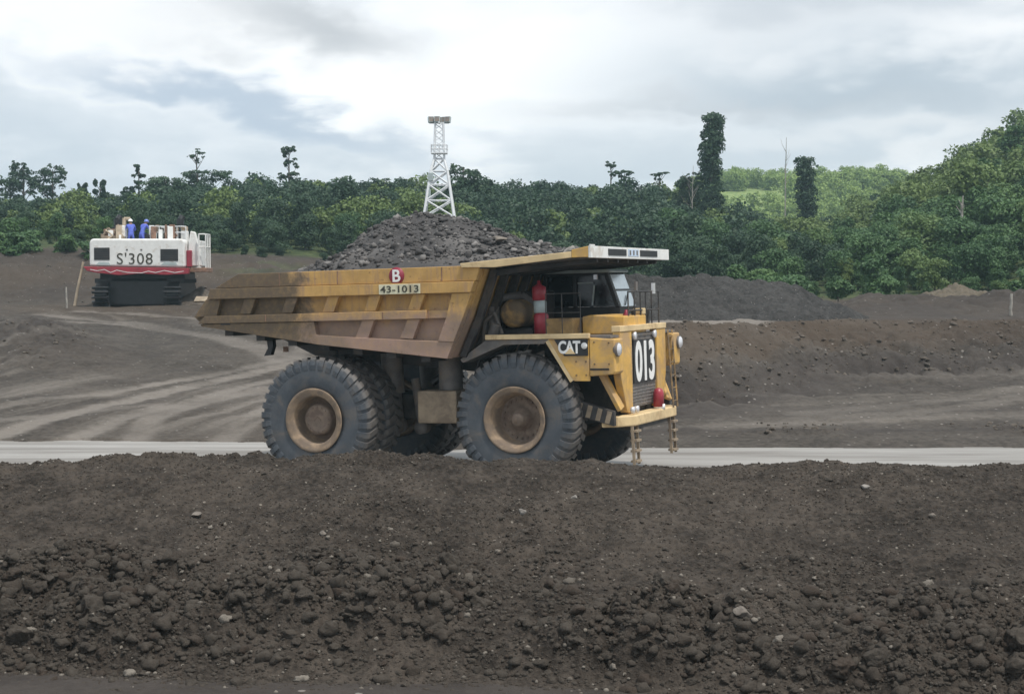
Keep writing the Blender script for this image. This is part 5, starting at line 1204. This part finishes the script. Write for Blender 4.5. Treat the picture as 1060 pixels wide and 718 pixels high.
# joints: 0 pelvis 1 waist 2 chest 3 neck 4 head 5 crown | 6-8 left hip, knee, ankle 9 toe | 10-13 right | 14-17 left shoulder, elbow, wrist, hand | 18-21 right
ED = [(0, 1), (1, 2), (2, 3), (3, 4), (4, 5), (0, 6), (6, 7), (7, 8), (8, 9), (0, 10), (10, 11), (11, 12), (12, 13), (2, 14), (14, 15), (15, 16), (16, 17), (2, 18), (18, 19), (19, 20), (20, 21)]
RD = [(.15, .12), (.14, .11), (.17, .12), .06, .095, .085, .095, .068, .05, .045, .095, .068, .05, .045, .075, .052, .04, .04, .075, .052, .04, .04]
PHANDS = (17, 21)
def pose(lean, armL, armR):
    f = lean
    return [(0, 0, .93), (0, -.06 * f, 1.10), (0, -.20 * f, 1.34), (0, -.30 * f, 1.50), (0, -.38 * f, 1.63 - .03 * f), (0, -.40 * f, 1.71 - .03 * f),
            (.10, 0, .86), (.13, -.04, .48), (.14, .02, .08), (.15, -.14, .05), (-.10, 0, .86), (-.14, -.02, .48), (-.15, .05, .08), (-.16, -.11, .05),
            (.20, -.21 * f, 1.41), *armL, (-.20, -.21 * f, 1.41), *armR]
M['helmet_white'] = plain('white_helmet', (.75, .76, .76), .35, var=.05); M['helmet_blue'] = plain('blue_helmet', (.16, .22, .60), .35, var=.05)
rot = Matrix.Rotation(ex.rotation_euler.z, 4, 'Z')
def deck_at(x, y): return Vector((exx, XD, exz)) + rot @ Vector((x, y, 3.352))
person(deck_at(-.62, 1.75), math.radians(200), pose(.6, [(.30, -.30, 1.15), (.22, -.50, 1.12), (.18, -.56, 1.10)], [(-.30, -.28, 1.15), (-.20, -.50, 1.10), (-.15, -.57, 1.08)]), ED, RD, 4,
       'person in blue coveralls and a white helmet bending on the excavator deck', M['helmet_white'])
person(deck_at(-.02, 1.8), math.radians(150), pose(1.1, [(.32, -.45, 1.08), (.24, -.62, .92), (.2, -.68, .88)], [(-.30, -.46, 1.10), (-.16, -.64, .98), (-.10, -.70, .95)]), ED, RD, 4,
       'person in blue coveralls and a blue helmet stooping beside the white-helmeted one', M['helmet_blue'])

X, Y = np.meshgrid(np.arange(-2.4, 2.41, .1), np.arange(-1.8, 1.81, .1)); Rr = np.sqrt((X / 2.2) ** 2 + (Y / 1.6) ** 2)
Z = 1.05 * np.clip(1 - Rr, -.1, 1) * (1 + .3 * fbm(X * .9, Y * .9, 3, 161)) + .22 * clodn(X, Y, .5, 162) * (Rr < 1) - .12
o = put(bpy.data.objects.new('soil_heap', np_mesh('soil_heap', np.stack([X, Y, Z], -1).reshape(-1, 3), grid_faces(*X.shape), M['bank_clod'], smooth=True)), None, 'low brown soil heap beside the right track of the excavator', 'soil heap')
hx = exx + 3.3; o.location = (hx, 97.5, float(ground_h(np.array([hx]), np.array([97.5]))[0]))
# poles, plank, stakes
def pole(px0, r0, px1, r1, D, rad, m, label, name='pole', cat='pole'):
    k = D / FPX; a = Vector(((px0 - CX) * k, D, zat(r0, D))); g = (px1 - CX) * k; bpt = Vector((g, D, gz(g, D) - .25))
    b = MB(); d = a - bpt; n_ = 5; pts = [bpt + d * (i / n_) + Vector((random.uniform(-.02, .02), random.uniform(-.02, .02), 0)) for i in range(n_ + 1)]
    pts = [p - bpt for p in pts]
    for i in range(n_): b.tube(pts[i], pts[i + 1], rad * (1 - .06 * i), 8, rad * (1 - .06 * (i + 1)))
    o = b.build(name, m, None, label=label, cat=cat); o.location = bpt; return o
pole(1047, 304, 1046, 333, 74.5, .085, M['deadwood'], 'grey wooden marker post standing alone on the bench at the right edge')
pole(87, 271, 76, 300, 96, .09, M['pale'], 'pale timber pole leaning beside the left of the excavator')
pole(69, 297, 69, 303, 92, .06, M['deadwood'], 'short stake in the ground left of the leaning pole', 'stake', 'stake')
px_, D_ = 212, 91.0; xx_ = (px_ - CX) / FPX * D_
b = MB(); b.prism([(-.6, 0), (.3, .02), (.62, .28), (-.45, .30)], -.12, .12); o = b.build('timber_plank', M['pale'], None, .02, label='pale tan timber board lying by the right track of the excavator', cat='plank'); o.location = (xx_, D_, float(ground_h(np.array([xx_]), np.array([D_]))[0]) + .30); o.rotation_euler = (-.35, 0, .2)

# thin humid air over the pit
hm = bpy.data.materials.new('haze'); hm.use_nodes = True; ht = hm.node_tree
for n_ in list(ht.nodes):
    if n_.type != 'OUTPUT_MATERIAL': ht.nodes.remove(n_)
pv = ht.nodes.new('ShaderNodeVolumePrincipled'); pv.inputs['Density'].default_value = .00042; pv.inputs['Color'].default_value = (.64, .90, 1.0, 1); pv.inputs['Anisotropy'].default_value = .2
ht.links.new(pv.outputs[0], [n_ for n_ in ht.nodes if n_.type == 'OUTPUT_MATERIAL'][0].inputs['Volume'])
MB().box(-2200, 2200, -130, 2650, -1.3, 52).build('haze', hm, None, kind='stuff', label='thin bluish haze in the air over the pit', cat='haze')
